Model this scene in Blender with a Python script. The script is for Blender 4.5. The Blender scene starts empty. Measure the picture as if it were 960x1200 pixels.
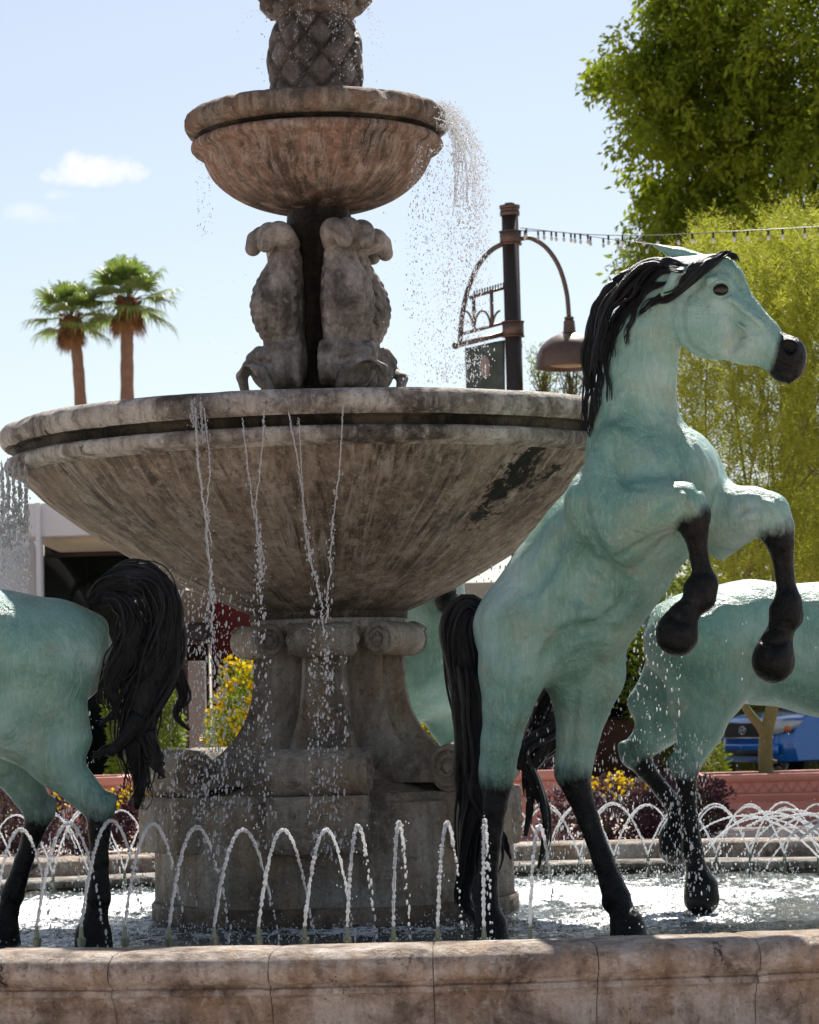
import bpy, bmesh, math, random
import numpy as np
from mathutils import Vector, Matrix, noise
from mathutils.bvhtree import BVHTree
R = math.radians
random.seed(7)
rng = np.random.default_rng(7)
scene = bpy.context.scene
col = scene.collection

# ---------------------------------------------------------------- camera
EYE = Vector((0, 0, 1.32))
FPX = 3300.0
PITCH = math.atan(230 / FPX)
ROLL = R(-1.5)
cam_rot = Matrix.Rotation(math.pi / 2 + PITCH, 3, 'X') @ Matrix.Rotation(ROLL, 3, 'Z')
cd = bpy.data.cameras.new('camera')
cam = bpy.data.objects.new('camera', cd)
col.objects.link(cam)
cam.matrix_world = Matrix.Translation(EYE) @ cam_rot.to_4x4()
cd.sensor_fit = 'HORIZONTAL'
cd.sensor_width = 36
cd.lens = 36 * FPX / 960
cd.clip_end = 5000
cd.dof.use_dof = True
cd.dof.focus_distance = 12.5
cd.dof.aperture_fstop = 11
scene.camera = cam

# ---------------------------------------------------------------- world, sun, exposure
SUN_EL = 50.0
SUN_AZ = 10.0            # degrees to the right of straight ahead
SUN_STRENGTH = 5.0
SKY_STRENGTH = 0.072
EXPOSURE = 0.75
w = bpy.data.worlds.new('World')
scene.world = w
w.use_nodes = True
nt = w.node_tree
nt.nodes.clear()
out = nt.nodes.new('ShaderNodeOutputWorld')
bg = nt.nodes.new('ShaderNodeBackground')
bg.inputs['Strength'].default_value = SKY_STRENGTH
sky = nt.nodes.new('ShaderNodeTexSky')
sky.sky_type = 'NISHITA'
sky.sun_disc = False
sky.sun_elevation = R(SUN_EL)
sky.sun_rotation = R(SUN_AZ)
sky.altitude = 400
sky.air_density = 1.0
sky.dust_density = 1.1
sky.ozone_density = 1.5
# two small fair-weather clouds, low in the sky ahead: soft noise round fixed compass directions
tc = nt.nodes.new('ShaderNodeTexCoord')
sx = nt.nodes.new('ShaderNodeSeparateXYZ'); nt.links.new(tc.outputs['Generated'], sx.inputs[0])
def wm(op, a, b=0.0, clamp=False):
    q = nt.nodes.new('ShaderNodeMath'); q.operation = op; q.use_clamp = clamp
    for i, v in enumerate((a, b)):
        if hasattr(v, 'links'): nt.links.new(v, q.inputs[i])
        else: q.inputs[i].default_value = v
    return q.outputs[0]
wy = wm('MAXIMUM', sx.outputs[1], .05)
wX = wm('DIVIDE', sx.outputs[0], wy); wZ = wm('DIVIDE', sx.outputs[2], wy)
cv = nt.nodes.new('ShaderNodeCombineXYZ'); nt.links.new(wX, cv.inputs[0]); nt.links.new(wZ, cv.inputs[2])
nz = nt.nodes.new('ShaderNodeTexNoise'); nz.inputs['Scale'].default_value = 95; nz.inputs['Detail'].default_value = 7; nz.inputs['Roughness'].default_value = .62
nt.links.new(cv.outputs[0], nz.inputs['Vector'])
tot = None
# centre (x, z), half width, half height up, half height down, strength
for (cx_, cz_, hw, hu, hd_, k_) in ((-.1100,.1935,.0215,.0085,.0042,1.0), (-.1145,.1965,.008,.0075,.005,1.0), (-.1030,.1950,.007,.006,.004,.9), (-.1235,.1870,.006,.002,.002,.55), (-.1345,.1805,.009,.0048,.0026,.62), (-.1290,.1785,.014,.003,.0022,.42)):
    dx = wm('DIVIDE', wm('SUBTRACT', wX, cx_), hw); dz = wm('SUBTRACT', wZ, cz_)
    dzz = wm('ADD', wm('DIVIDE', wm('MAXIMUM', dz, 0.0), hu), wm('DIVIDE', wm('MINIMUM', dz, 0.0), hd_))
    r2 = wm('ADD', wm('MULTIPLY', dx, dx), wm('MULTIPLY', dzz, dzz))
    m_ = wm('MULTIPLY', wm('SUBTRACT', wm('ADD', 1.0, wm('MULTIPLY', wm('SUBTRACT', nz.outputs['Fac'], .5), 3.2)), r2), .9*k_, True)
    m_ = wm('MULTIPLY', m_, k_)
    tot = m_ if tot is None else wm('MAXIMUM', tot, m_)
cm = nt.nodes.new('ShaderNodeMix'); cm.data_type = 'RGBA'
nt.links.new(wm('MULTIPLY', tot, .92), cm.inputs[0]); hs = nt.nodes.new('ShaderNodeHueSaturation'); hs.inputs['Saturation'].default_value = .70; nt.links.new(sky.outputs[0], hs.inputs['Color']); nt.links.new(hs.outputs[0], cm.inputs[6]); cm.inputs[7].default_value = (9.0, 9.0, 9.0, 1)
nt.links.new(cm.outputs[2], bg.inputs['Color'])
nt.links.new(bg.outputs[0], out.inputs['Surface'])
sd = bpy.data.lights.new('sun', 'SUN')
sd.energy = SUN_STRENGTH
sd.angle = R(0.53)
sd.color = (1.0, 0.95, 0.86)
so = bpy.data.objects.new('sun', sd)
col.objects.link(so)
az, el = R(SUN_AZ), R(SUN_EL)
sun_dir = Vector((math.sin(az) * math.cos(el), math.cos(az) * math.cos(el), math.sin(el)))
so.rotation_euler = sun_dir.to_track_quat('Z', 'Y').to_euler()
so.location = (0, 0, 30)
vs = scene.view_settings
vs.view_transform = 'Standard'
vs.look = 'None'
vs.exposure = EXPOSURE
vs.gamma = 1.0
vs.use_curve_mapping = False
scene.cycles.max_bounces = 8
scene.cycles.transmission_bounces = 6
scene.cycles.transparent_max_bounces = 6
scene.cycles.caustics_reflective = False
scene.cycles.caustics_refractive = False
scene.cycles.sample_clamp_indirect = 6
try:
    scene.cycles.use_denoising = True
except Exception:
    pass

# ---------------------------------------------------------------- helpers
def P(u, v, d):
    """the world point on the plane Y = d that the photograph's pixel (u, v) shows"""
    l = cam_rot @ Vector(((u - 480) / FPX, (600 - v) / FPX, -1.0))
    return EYE + l * (d / l.y)

def tag(o, label=None, cat=None, group=None, kind=None):
    if label: o['label'] = label
    if cat: o['category'] = cat
    if group: o['group'] = group
    if kind: o['kind'] = kind
    return o

def empty(name, loc=(0, 0, 0), label=None, cat=None, group=None, rz=0):
    o = bpy.data.objects.new(name, None)
    col.objects.link(o)
    o.location = loc
    o.rotation_euler = (0, 0, rz)
    o.empty_display_size = 0.2
    return tag(o, label, cat, group)

def link_mesh(name, me, mat, parent=None, world=True, smooth=True):
    """link a mesh given in world coordinates under its parent"""
    o = bpy.data.objects.new(name, me)
    col.objects.link(o)
    if mat is not None:
        for m in (mat if isinstance(mat, (list, tuple)) else [mat]):
            me.materials.append(m)
    if smooth:
        me.polygons.foreach_set('use_smooth', np.ones(len(me.polygons), dtype=bool))
    if parent is not None:
        o.parent = parent
        if world:
            mw = Matrix.LocRotScale(parent.location, parent.rotation_euler, parent.scale)
            if parent.parent is not None:
                pp = parent.parent
                mw = Matrix.LocRotScale(pp.location, pp.rotation_euler, pp.scale) @ mw
            me.transform(mw.inverted())
    me.update()
    return o

def np_mesh(name, V, F):
    """F: (n, k) array of equal-sized faces, or list of such arrays"""
    V = np.asarray(V, dtype=np.float32)
    if isinstance(F, list) and len(F) and not isinstance(F[0], np.ndarray): F = np.array(F)
    Fs = F if isinstance(F, list) else [F]
    Fs = [np.asarray(f, dtype=np.int32) for f in Fs if len(f)]
    me = bpy.data.meshes.new(name)
    me.vertices.add(len(V))
    me.vertices.foreach_set('co', V.ravel())
    nl = sum(f.size for f in Fs)
    npoly = sum(len(f) for f in Fs)
    me.loops.add(nl)
    me.polygons.add(npoly)
    me.loops.foreach_set('vertex_index', np.concatenate([f.ravel() for f in Fs]))
    tot = np.concatenate([np.full(len(f), f.shape[1], dtype=np.int32) for f in Fs])
    st = np.concatenate([[0], np.cumsum(tot)[:-1]]).astype(np.int32)
    me.polygons.foreach_set('loop_start', st)
    me.polygons.foreach_set('loop_total', tot)
    me.update(calc_edges=True)
    me.validate()
    return me

class MB:
    """collects pieces of geometry for ONE mesh"""
    def __init__(s): s.V = []; s.F = {}; s.n = 0
    def add(s, V, F):
        V = np.asarray(V, dtype=float).reshape(-1, 3)
        for f in F:
            s.F.setdefault(len(f), []).append([i + s.n for i in f])
        s.V.append(V); s.n += len(V)
        return s
    def addnp(s, V, F):
        V = np.asarray(V, dtype=float).reshape(-1, 3); F = np.asarray(F)
        s.F.setdefault(F.shape[1], []).extend((F + s.n).tolist())
        s.V.append(V); s.n += len(V)
        return s
    def box(s, c, size, rot=None):
        x, y, z = [q / 2 for q in size]
        V = np.array([(-x,-y,-z),(x,-y,-z),(x,y,-z),(-x,y,-z),(-x,-y,z),(x,-y,z),(x,y,z),(-x,y,z)])
        if rot is not None: V = V @ np.array(rot.to_3x3() if hasattr(rot, 'to_3x3') else rot).T
        return s.add(V + np.array(c), [(0,3,2,1),(4,5,6,7),(0,1,5,4),(1,2,6,5),(2,3,7,6),(3,0,4,7)])
    def box2(s, a, b):
        a = np.minimum(a, b); c = np.maximum(a, b)
        return s.box((np.array(a) + np.array(b)) / 2, np.abs(np.array(b) - np.array(a)))
    def tube(s, pts, rad, seg=8, caps=True, flat=1.0, up=None, closed=False):
        pts = np.asarray([tuple(p) for p in pts], dtype=float)
        n = len(pts)
        rad = np.broadcast_to(np.asarray(rad, dtype=float), (n,))
        T = np.gradient(pts, axis=0)
        T /= np.linalg.norm(T, axis=1)[:, None] + 1e-12
        a = np.array(up if up is not None else (0, 0, 1.0), dtype=float)
        if abs(T[0] @ a) > .95: a = np.array((1.0, 0, 0))
        N = np.zeros_like(pts)
        v = a - T[0] * (a @ T[0]); v /= np.linalg.norm(v)
        for i in range(n):
            v = v - T[i] * (v @ T[i]); v /= np.linalg.norm(v) + 1e-12
            N[i] = v
        B = np.cross(T, N)
        th = np.linspace(0, 2 * np.pi, seg, endpoint=False)
        ring = (np.cos(th)[None, :, None] * N[:, None] * flat + np.sin(th)[None, :, None] * B[:, None]) * rad[:, None, None]
        V = (pts[:, None] + ring).reshape(-1, 3)
        F = []
        for i in range(n - 1):
            for j in range(seg):
                k = (j + 1) % seg
                F.append((i*seg+j, i*seg+k, (i+1)*seg+k, (i+1)*seg+j))
        s.add(V, F)
        if caps:
            b = s.n - len(V)
            s.F.setdefault(seg, []).append([b + j for j in reversed(range(seg))])
            s.F.setdefault(seg, []).append([b + (n-1)*seg + j for j in range(seg)])
        return s
    def lathe(s, prof, c=(0, 0, 0), seg=32, a0=0.0, sweep=2*math.pi, fn=None):
        n = len(prof); full = abs(sweep - 2*math.pi) < 1e-6
        m = seg if full else seg + 1
        V = []
        for j in range(m):
            t = a0 + sweep * j / seg
            for (r, z) in prof:
                rr = r if fn is None else fn(r, z, t)
                V.append((c[0] + rr * math.cos(t), c[1] + rr * math.sin(t), c[2] + z))
        F = []
        for j in range(seg):
            k = (j + 1) % m
            for i in range(n - 1):
                F.append((j*n+i, k*n+i, k*n+i+1, j*n+i+1))
        return s.add(V, F)
    def prism(s, poly, h0, h1, frame):
        """extrude a 2-D polygon; frame(a, b, h) gives the 3-D point"""
        n = len(poly)
        V = [frame(a, b, h0) for a, b in poly] + [frame(a, b, h1) for a, b in poly]
        F = [tuple(reversed(range(n))), tuple(range(n, 2*n))]
        F += [(i, (i+1) % n, n + (i+1) % n, n + i) for i in range(n)]
        return s.add(V, F)
    def ell(s, c, r, seg=16, rings=10, rot=None):
        V = []; F = []
        for i in range(rings + 1):
            ph = math.pi * i / rings
            for j in range(seg):
                t = 2*math.pi*j/seg
                V.append((r[0]*math.sin(ph)*math.cos(t), r[1]*math.sin(ph)*math.sin(t), r[2]*math.cos(ph)))
        V = np.array(V)
        if rot is not None: V = V @ np.array(rot).T
        for i in range(rings):
            for j in range(seg):
                k = (j+1) % seg
                F.append((i*seg+j, (i+1)*seg+j, (i+1)*seg+k, i*seg+k))
        return s.add(V + np.array(c), F)
    def mesh(s, name):
        V = np.concatenate(s.V)
        return np_mesh(name, V, [np.array(f) for f in s.F.values()])
    def build(s, name, mat, parent=None, smooth=False, bevel=0, weld=True, angle=None):
        me = s.mesh(name)
        if weld or bevel:
            bm = bmesh.new(); bm.from_mesh(me)
            bmesh.ops.remove_doubles(bm, verts=bm.verts, dist=1e-5)
            bmesh.ops.recalc_face_normals(bm, faces=bm.faces)
            bm.to_mesh(me); bm.free()
        o = link_mesh(name, me, mat, parent, smooth=smooth)
        if bevel:
            m = o.modifiers.new('bevel', 'BEVEL'); m.width = bevel; m.segments = 2; m.limit_method = 'ANGLE'
            m.harden_normals = False
        if angle is not None:
            me.set_sharp_from_angle(angle=R(angle))
        return o

def spline(pts, n):
    """Catmull-Rom through the rows of pts (any width)"""
    p = np.asarray(pts, dtype=float)
    p = np.vstack([2*p[0]-p[1], p, 2*p[-1]-p[-2]])
    out = []
    segs = len(p) - 3
    for t in np.linspace(0, segs - 1e-9, n):
        i = int(t); f = t - i
        a, b, c, d = p[i], p[i+1], p[i+2], p[i+3]
        out.append(.5*((2*b) + (-a+c)*f + (2*a-5*b+4*c-d)*f*f + (-a+3*b-3*c+d)*f**3))
    return np.array(out)

# ---------------------------------------------------------------- materials
class NT:
    def __init__(s, name):
        s.m = bpy.data.materials.new(name); s.m.use_nodes = True
        s.t = s.m.node_tree; s.t.nodes.clear()
        s.out = s.n('ShaderNodeOutputMaterial')
    def n(s, typ, **kw):
        q = s.t.nodes.new(typ)
        for k, v in kw.items():
            if k.startswith('i_'):
                q.inputs[k[2:].replace('_', ' ')].default_value = v
            else: setattr(q, k, v)
        return q
    def l(s, a, b): s.t.links.new(a, b)
    def coord(s, scale=(1,1,1), obj=False):
        if obj: c = s.n('ShaderNodeTexCoord').outputs['Object']
        else: c = s.n('ShaderNodeNewGeometry').outputs['Position']
        mp = s.n('ShaderNodeMapping'); mp.inputs['Scale'].default_value = scale
        s.l(c, mp.inputs[0]); return mp.outputs[0]
    def noise(s, co, scale, detail=4, rough=.55, dist=0):
        q = s.n('ShaderNodeTexNoise', i_Scale=scale, i_Detail=detail, i_Roughness=rough, i_Distortion=dist)
        s.l(co, q.inputs['Vector']); return q.outputs['Fac']
    def vor(s, co, scale, feature='F1', out='Distance'):
        q = s.n('ShaderNodeTexVoronoi', i_Scale=scale); q.feature = feature
        s.l(co, q.inputs['Vector']); return q.outputs[out]
    def ramp(s, fac, stops, interp='LINEAR'):
        q = s.n('ShaderNodeValToRGB'); q.color_ramp.interpolation = interp
        e = q.color_ramp.elements
        while len(e) < len(stops): e.new(.5)
        for i, (p, c) in enumerate(stops):
            e[i].position = p
            e[i].color = (c, c, c, 1) if isinstance(c, (int, float)) else (*c, 1)
        s.l(fac, q.inputs[0]); return q.outputs['Color']
    def mix(s, fac, a, b, mode='MIX'):
        q = s.n('ShaderNodeMix', data_type='RGBA', blend_type=mode)
        for ix, v in ((0, fac), (6, a), (7, b)):
            inp = q.inputs[ix]
            if hasattr(v, 'links'): s.l(v, inp)
            elif isinstance(v, (int, float)): inp.default_value = v if ix == 0 else (v, v, v, 1)
            else: inp.default_value = (*v, 1)
        return q.outputs[2]
    def math(s, op, a, b=0.0, clamp=False):
        q = s.n('ShaderNodeMath', operation=op, use_clamp=clamp)
        for i, v in enumerate((a, b)):
            if hasattr(v, 'links'): s.l(v, q.inputs[i])
            else: q.inputs[i].default_value = v
        return q.outputs[0]
    def bump(s, h, strength=.3, dist=.01, normal=None):
        q = s.n('ShaderNodeBump', i_Strength=strength, i_Distance=dist)
        s.l(h, q.inputs['Height'])
        if normal is not None: s.l(normal, q.inputs['Normal'])
        return q.outputs[0]
    def pbr(s, color, rough=.6, metal=0.0, normal=None, **kw):
        q = s.n('ShaderNodeBsdfPrincipled')
        for k, v in (('Base Color', color), ('Roughness', rough), ('Metallic', metal)):
            if hasattr(v, 'links'): s.l(v, q.inputs[k])
            elif isinstance(v, (int, float)): q.inputs[k].default_value = v if k != 'Base Color' else (v, v, v, 1)
            else: q.inputs[k].default_value = (*v, 1)
        if normal is not None: s.l(normal, q.inputs['Normal'])
        for k, v in kw.items():
            k = k.replace('_', ' ')
            if hasattr(v, 'links'): s.l(v, q.inputs[k])
            else: q.inputs[k].default_value = v
        return q.outputs[0]
    def done(s, sh): s.l(sh, s.out.inputs['Surface']); return s.m

def simple(name, c, rough=.6, metal=0.0, var=.15, nscale=6, bump=.15, bd=.004, **kw):
    t = NT(name); co = t.coord()
    n = t.noise(co, nscale, 6, .6)
    c2 = tuple(x * (1 - var * 2) for x in c)
    colr = t.ramp(n, [(.3, c2), (.7, c)])
    return t.done(t.pbr(colr, rough, metal, t.bump(t.noise(co, nscale * 8, 4), bump, bd), **kw))

def radial(t, k, kz):
    """coordinates that run down a bowl's slope towards the fountain's axis"""
    p = t.n('ShaderNodeNewGeometry').outputs['Position']
    s1 = t.n('ShaderNodeVectorMath', operation='SUBTRACT'); t.l(p, s1.inputs[0]); s1.inputs[1].default_value = (AXC[0], AXC[1], 0)
    m1 = t.n('ShaderNodeVectorMath', operation='MULTIPLY'); t.l(s1.outputs[0], m1.inputs[0]); m1.inputs[1].default_value = (1, 1, 0)
    n1 = t.n('ShaderNodeVectorMath', operation='NORMALIZE'); t.l(m1.outputs[0], n1.inputs[0])
    sc = t.n('ShaderNodeVectorMath', operation='SCALE'); t.l(n1.outputs[0], sc.inputs[0]); sc.inputs['Scale'].default_value = k
    m2 = t.n('ShaderNodeVectorMath', operation='MULTIPLY'); t.l(s1.outputs[0], m2.inputs[0]); m2.inputs[1].default_value = (0, 0, kz)
    ad = t.n('ShaderNodeVectorMath', operation='ADD'); t.l(sc.outputs[0], ad.inputs[0]); t.l(m2.outputs[0], ad.inputs[1])
    return ad.outputs[0]
AXC = (P(387, 800, 13.9).x, 13.9)
def streaks(t, c, light, dark, warm, k=9, kz=1.6, amt=.8):
    msk = t.ramp(t.noise(t.coord(), 3.4, 6, .7, .8), [(.40, .15), (.56, 1.0)])
    a = t.noise(radial(t, k, kz), 1.3, 10, .8, 1.1)
    c = t.mix(t.math('MULTIPLY', t.math('MULTIPLY', t.ramp(a, [(.50, 0.0), (.58, 1.0)]), msk), amt), c, dark)
    b = t.noise(radial(t, k*2.2, kz*1.8), 1.1, 9, .8, .9)
    c = t.mix(t.math('MULTIPLY', t.ramp(b, [(.50, 0.0), (.62, 1.0)]), amt*.75), c, light)
    d = t.noise(radial(t, k*.7, kz), 1.9, 6, .7, .5)
    c = t.mix(t.math('MULTIPLY', t.ramp(d, [(.50, 0.0), (.60, 1.0)]), amt*.5), c, warm)
    sp = t.noise(t.coord(), 26, 8, .8, .5)      # speckled mineral crust and black grime
    c = t.mix(t.math('MULTIPLY', t.ramp(sp, [(.56, 0.0), (.62, 1.0)]), .6), c, tuple(x*.35 for x in dark))
    return t.mix(t.math('MULTIPLY', t.ramp(sp, [(.36, 1.0), (.43, 0.0)]), .5), c, tuple(min(.8, x*1.25) for x in light))

def zaxis(t, co):
    q = t.n('ShaderNodeSeparateXYZ'); t.l(co, q.inputs[0]); return q.outputs

def stone_mat(name, light, mid, dark, wet=.0, streak=1.0, warm=None, blotch=.48, bscale=1.0):
    """weathered cast stone: mottled, pitted, with vertical water marks, lichen and moss"""
    t = NT(name); co = t.coord()
    big = t.noise(co, 2.3 * bscale, 6, .62, .6)
    c = t.ramp(big, [(.38, dark), (.49, mid), (.60, light)])
    if warm:
        c = t.mix(t.ramp(t.noise(t.coord((1.3,1.3,.8)), 3.1, 5, .6), [(.47, 0.0), (.58, .8)]), c, warm)
    # vertical streaks
    st = t.noise(t.coord((9, 9, .9)), 1.6, 5, .65, .3)
    c = t.mix(t.math('MULTIPLY', t.ramp(st, [(.47, 0.0), (.60, 1.0)]), .65 * streak), c, dark, 'MIX')
    st2 = t.noise(t.coord((14, 14, 1.1)), 1.1, 4, .6, .2)
    c = t.mix(t.math('MULTIPLY', t.ramp(st2, [(.53, 0.0), (.64, 1.0)]), .38 * streak), c, tuple(min(1, x * 1.5) for x in light))
    sp = t.noise(co, 21, 8, .8, .4)
    c = t.mix(t.math('MULTIPLY', t.ramp(sp, [(.55, 0.0), (.62, 1.0)]), .55), c, tuple(x*.45 for x in dark))
    c = t.mix(t.math('MULTIPLY', t.ramp(sp, [(.37, 1.0), (.44, 0.0)]), .45), c, tuple(min(.85, x*1.3) for x in light))
    # fine grain and pits
    gr = t.noise(co, 60, 6, .7)
    c = t.mix(.35, c, t.ramp(gr, [(.3, .25), (.7, .9)]), 'OVERLAY')
    pits = t.ramp(t.vor(co, 38), [(.0, 0.0), (.16, 1.0)])
    pm = t.ramp(t.noise(co, 7, 3), [(.5, 0.0), (.6, 1.0)])
    pitf = t.math('MULTIPLY', t.math('SUBTRACT', 1.0, pits), pm)
    c = t.mix(pitf, c, tuple(x * .35 for x in dark))
    # black moss
    moss = t.ramp(t.noise(co, 4.6, 8, .72, .4), [(blotch + .17, 0.0), (blotch + .20, 1.0)])
    c = t.mix(t.math('MULTIPLY', moss, .85), c, (.012, .011, .008))
    h = t.math('ADD', t.math('MULTIPLY', t.noise(co, 9, 8, .68), 1.0), t.math('MULTIPLY', gr, .35))
    h = t.math('SUBTRACT', h, t.math('MULTIPLY', pitf, .25))
    nb = t.bump(h, 1.0, .05)
    rgh = t.ramp(t.noise(co, 3.0, 4), [(.35, .45 if wet else .7), (.65, .8 if not wet else .62)])
    return t, c, rgh, nb
# ---------------------------------------------------------------- sculpting: smooth unions of tapered limbs, meshed as ONE surface
class Sculpt:
    def __init__(s): s.p = []
    def cap(s, a, ra, b, rb, k=.04, lat=None, sq=1.0, dk=(0, 0), op='add'):
        s.p.append(dict(t='c', a=np.array(a, float), b=np.array(b, float), ra=ra, rb=rb, k=k,
                        lat=None if lat is None else np.array(lat, float), sq=sq, dk=dk, op=op)); return s
    def ell(s, c, r, rot=None, k=.04, dk=0, op='add'):
        s.p.append(dict(t='e', c=np.array(c, float), r=np.array(r, float), rot=np.eye(3) if rot is None else np.array(rot), k=k, dk=(dk, dk), op=op)); return s
    def chain(s, pts, k=.04, lat=None, sq=1.0, dk=None):
        """pts: (point, radius[, dark])"""
        for i in range(len(pts) - 1):
            A, B = pts[i], pts[i+1]
            s.cap(A[0], A[1], B[0], B[1], k, lat, sq, (A[2] if len(A) > 2 else 0, B[2] if len(B) > 2 else 0))
        return s
    @staticmethod
    def ev(p, X):
        if p['t'] == 'c':
            a, b = p['a'], p['b']
            q = X - a; ab = b - a
            if p['lat'] is not None and p['sq'] != 1.0:
                L = p['lat']; f = 1 / p['sq'] - 1
                q = q + (q @ L)[..., None] * L * f
                ab = ab + (ab @ L) * L * f
            h = np.clip((q @ ab) / (ab @ ab + 1e-9), 0, 1)
            d = np.linalg.norm(q - h[..., None] * ab, axis=-1) - (p['ra'] + (p['rb'] - p['ra']) * h)
            return d, h
        q = (X - p['c']) @ p['rot']
        k0 = np.linalg.norm(q / p['r'], axis=-1); k1 = np.linalg.norm(q / p['r']**2, axis=-1) + 1e-9
        return k0 * (k0 - 1) / k1, np.zeros(k0.shape)
    def bounds(s, p, m):
        if p['t'] == 'c':
            r = max(p['ra'], p['rb'])
            return np.minimum(p['a'], p['b']) - r - m, np.maximum(p['a'], p['b']) + r + m
        r = p['r'].max(); return p['c'] - r - m, p['c'] + r + m
    def mesh(s, name, h=.012, relax=2):
        lo = np.min([s.bounds(p, .05)[0] for p in s.p if p['op'] == 'add'], axis=0)
        hi = np.max([s.bounds(p, .05)[1] for p in s.p if p['op'] == 'add'], axis=0)
        n = np.ceil((hi - lo) / h).astype(int) + 1
        D = np.full(n, .6, dtype=np.float32)
        ax = [lo[i] + np.arange(n[i]) * h for i in range(3)]
        for p in s.p:
            k = p['k']; b0, b1 = s.bounds(p, k + 3*h + (.05 if p['op'] == 'add' else .0))
            i0 = np.clip(np.floor((b0 - lo) / h).astype(int), 0, n); i1 = np.clip(np.ceil((b1 - lo) / h).astype(int) + 1, 0, n)
            if np.any(i1 <= i0): continue
            sl = tuple(slice(i0[i], i1[i]) for i in range(3))
            X = np.stack(np.meshgrid(*[ax[i][sl[i]] for i in range(3)], indexing='ij'), -1)
            d, _ = s.ev(p, X); d = d.astype(np.float32); A = D[sl]
            if p['op'] == 'add':
                hh = np.maximum(k - np.abs(A - d), 0) / k
                D[sl] = np.minimum(A, d) - hh * hh * k * .25
            else:
                d = -d
                hh = np.maximum(k - np.abs(A - d), 0) / k
                D[sl] = np.maximum(A, d) + hh * hh * k * .25
        V, F = s.nets(D)
        V = lo + V * h
        # relax a little
        if relax:
            E = np.concatenate([F[:, [0,1]], F[:, [1,2]], F[:, [2,3]], F[:, [3,0]]])
            for _ in range(relax):
                S = np.zeros_like(V); C = np.zeros(len(V))
                np.add.at(S, E[:,0], V[E[:,1]]); np.add.at(C, E[:,0], 1)
                np.add.at(S, E[:,1], V[E[:,0]]); np.add.at(C, E[:,1], 1)
                V = .5 * V + .5 * S / C[:, None]
        me = np_mesh(name, V, F)
        W = np.zeros(len(V)); K = np.zeros(len(V))
        for p in s.p:
            if p['op'] != 'add': continue
            d, hh = s.ev(p, V)
            ww = np.exp(-np.maximum(d, -.02) * 90)
            K += ww * (p['dk'][0] + (p['dk'][1] - p['dk'][0]) * hh); W += ww
        at = me.attributes.new('dark', 'FLOAT', 'POINT')
        at.data.foreach_set('value', (K / (W + 1e-12)).astype(np.float32))
        return me
    @staticmethod
    def nets(D):
        I = D < 0
        n = np.array(D.shape)
        cnt = np.zeros(n - 1, dtype=np.int8)
        offs = [(i, j, k) for i in (0,1) for j in (0,1) for k in (0,1)]
        S = lambda o: tuple(slice(o[a], n[a] - 1 + o[a]) for a in range(3))
        for o in offs: cnt += I[S(o)]
        act = (cnt > 0) & (cnt < 8)
        idx = np.argwhere(act); m = len(idx)
        vid = np.full(n - 1, -1, dtype=np.int64); vid[act] = np.arange(m)
        acc = np.zeros((m, 3)); c = np.zeros(m)
        val = {o: D[idx[:,0]+o[0], idx[:,1]+o[1], idx[:,2]+o[2]].astype(float) for o in offs}
        for o in offs:
            for a in range(3):
                if o[a]: continue
                o2 = list(o); o2[a] = 1; o2 = tuple(o2)
                d0, d1 = val[o], val[o2]
                x = (d0 < 0) != (d1 < 0)
                t = np.where(x, d0 / np.where(np.abs(d0 - d1) < 1e-12, 1, d0 - d1), 0)
                for b in range(3):
                    acc[:, b] += np.where(x, (t if b == a else o[b]), 0)
                c += x
        V = idx + acc / c[:, None]
        Fs = []
        for a in range(3):
            b, e = (a+1) % 3, (a+2) % 3
            s0 = [slice(None)]*3; s1 = [slice(None)]*3
            s0[a] = slice(0, n[a]-1); s1[a] = slice(1, n[a])
            I0, I1 = I[tuple(s0)], I[tuple(s1)]
            x = np.argwhere(I0 != I1)
            ok = (x[:, b] > 0) & (x[:, e] > 0) & (x[:, b] < n[b]-1) & (x[:, e] < n[e]-1)
            x = x[ok]
            def g(db, de):
                y = x.copy(); y[:, b] += db; y[:, e] += de
                return vid[y[:,0], y[:,1], y[:,2]]
            q = np.stack([g(-1,-1), g(0,-1), g(0,0), g(-1,0)], 1)
            ins = I0[x[:,0], x[:,1], x[:,2]]
            q[~ins] = q[~ins][:, ::-1]
            Fs.append(q)
        return V, np.concatenate(Fs)

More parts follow.
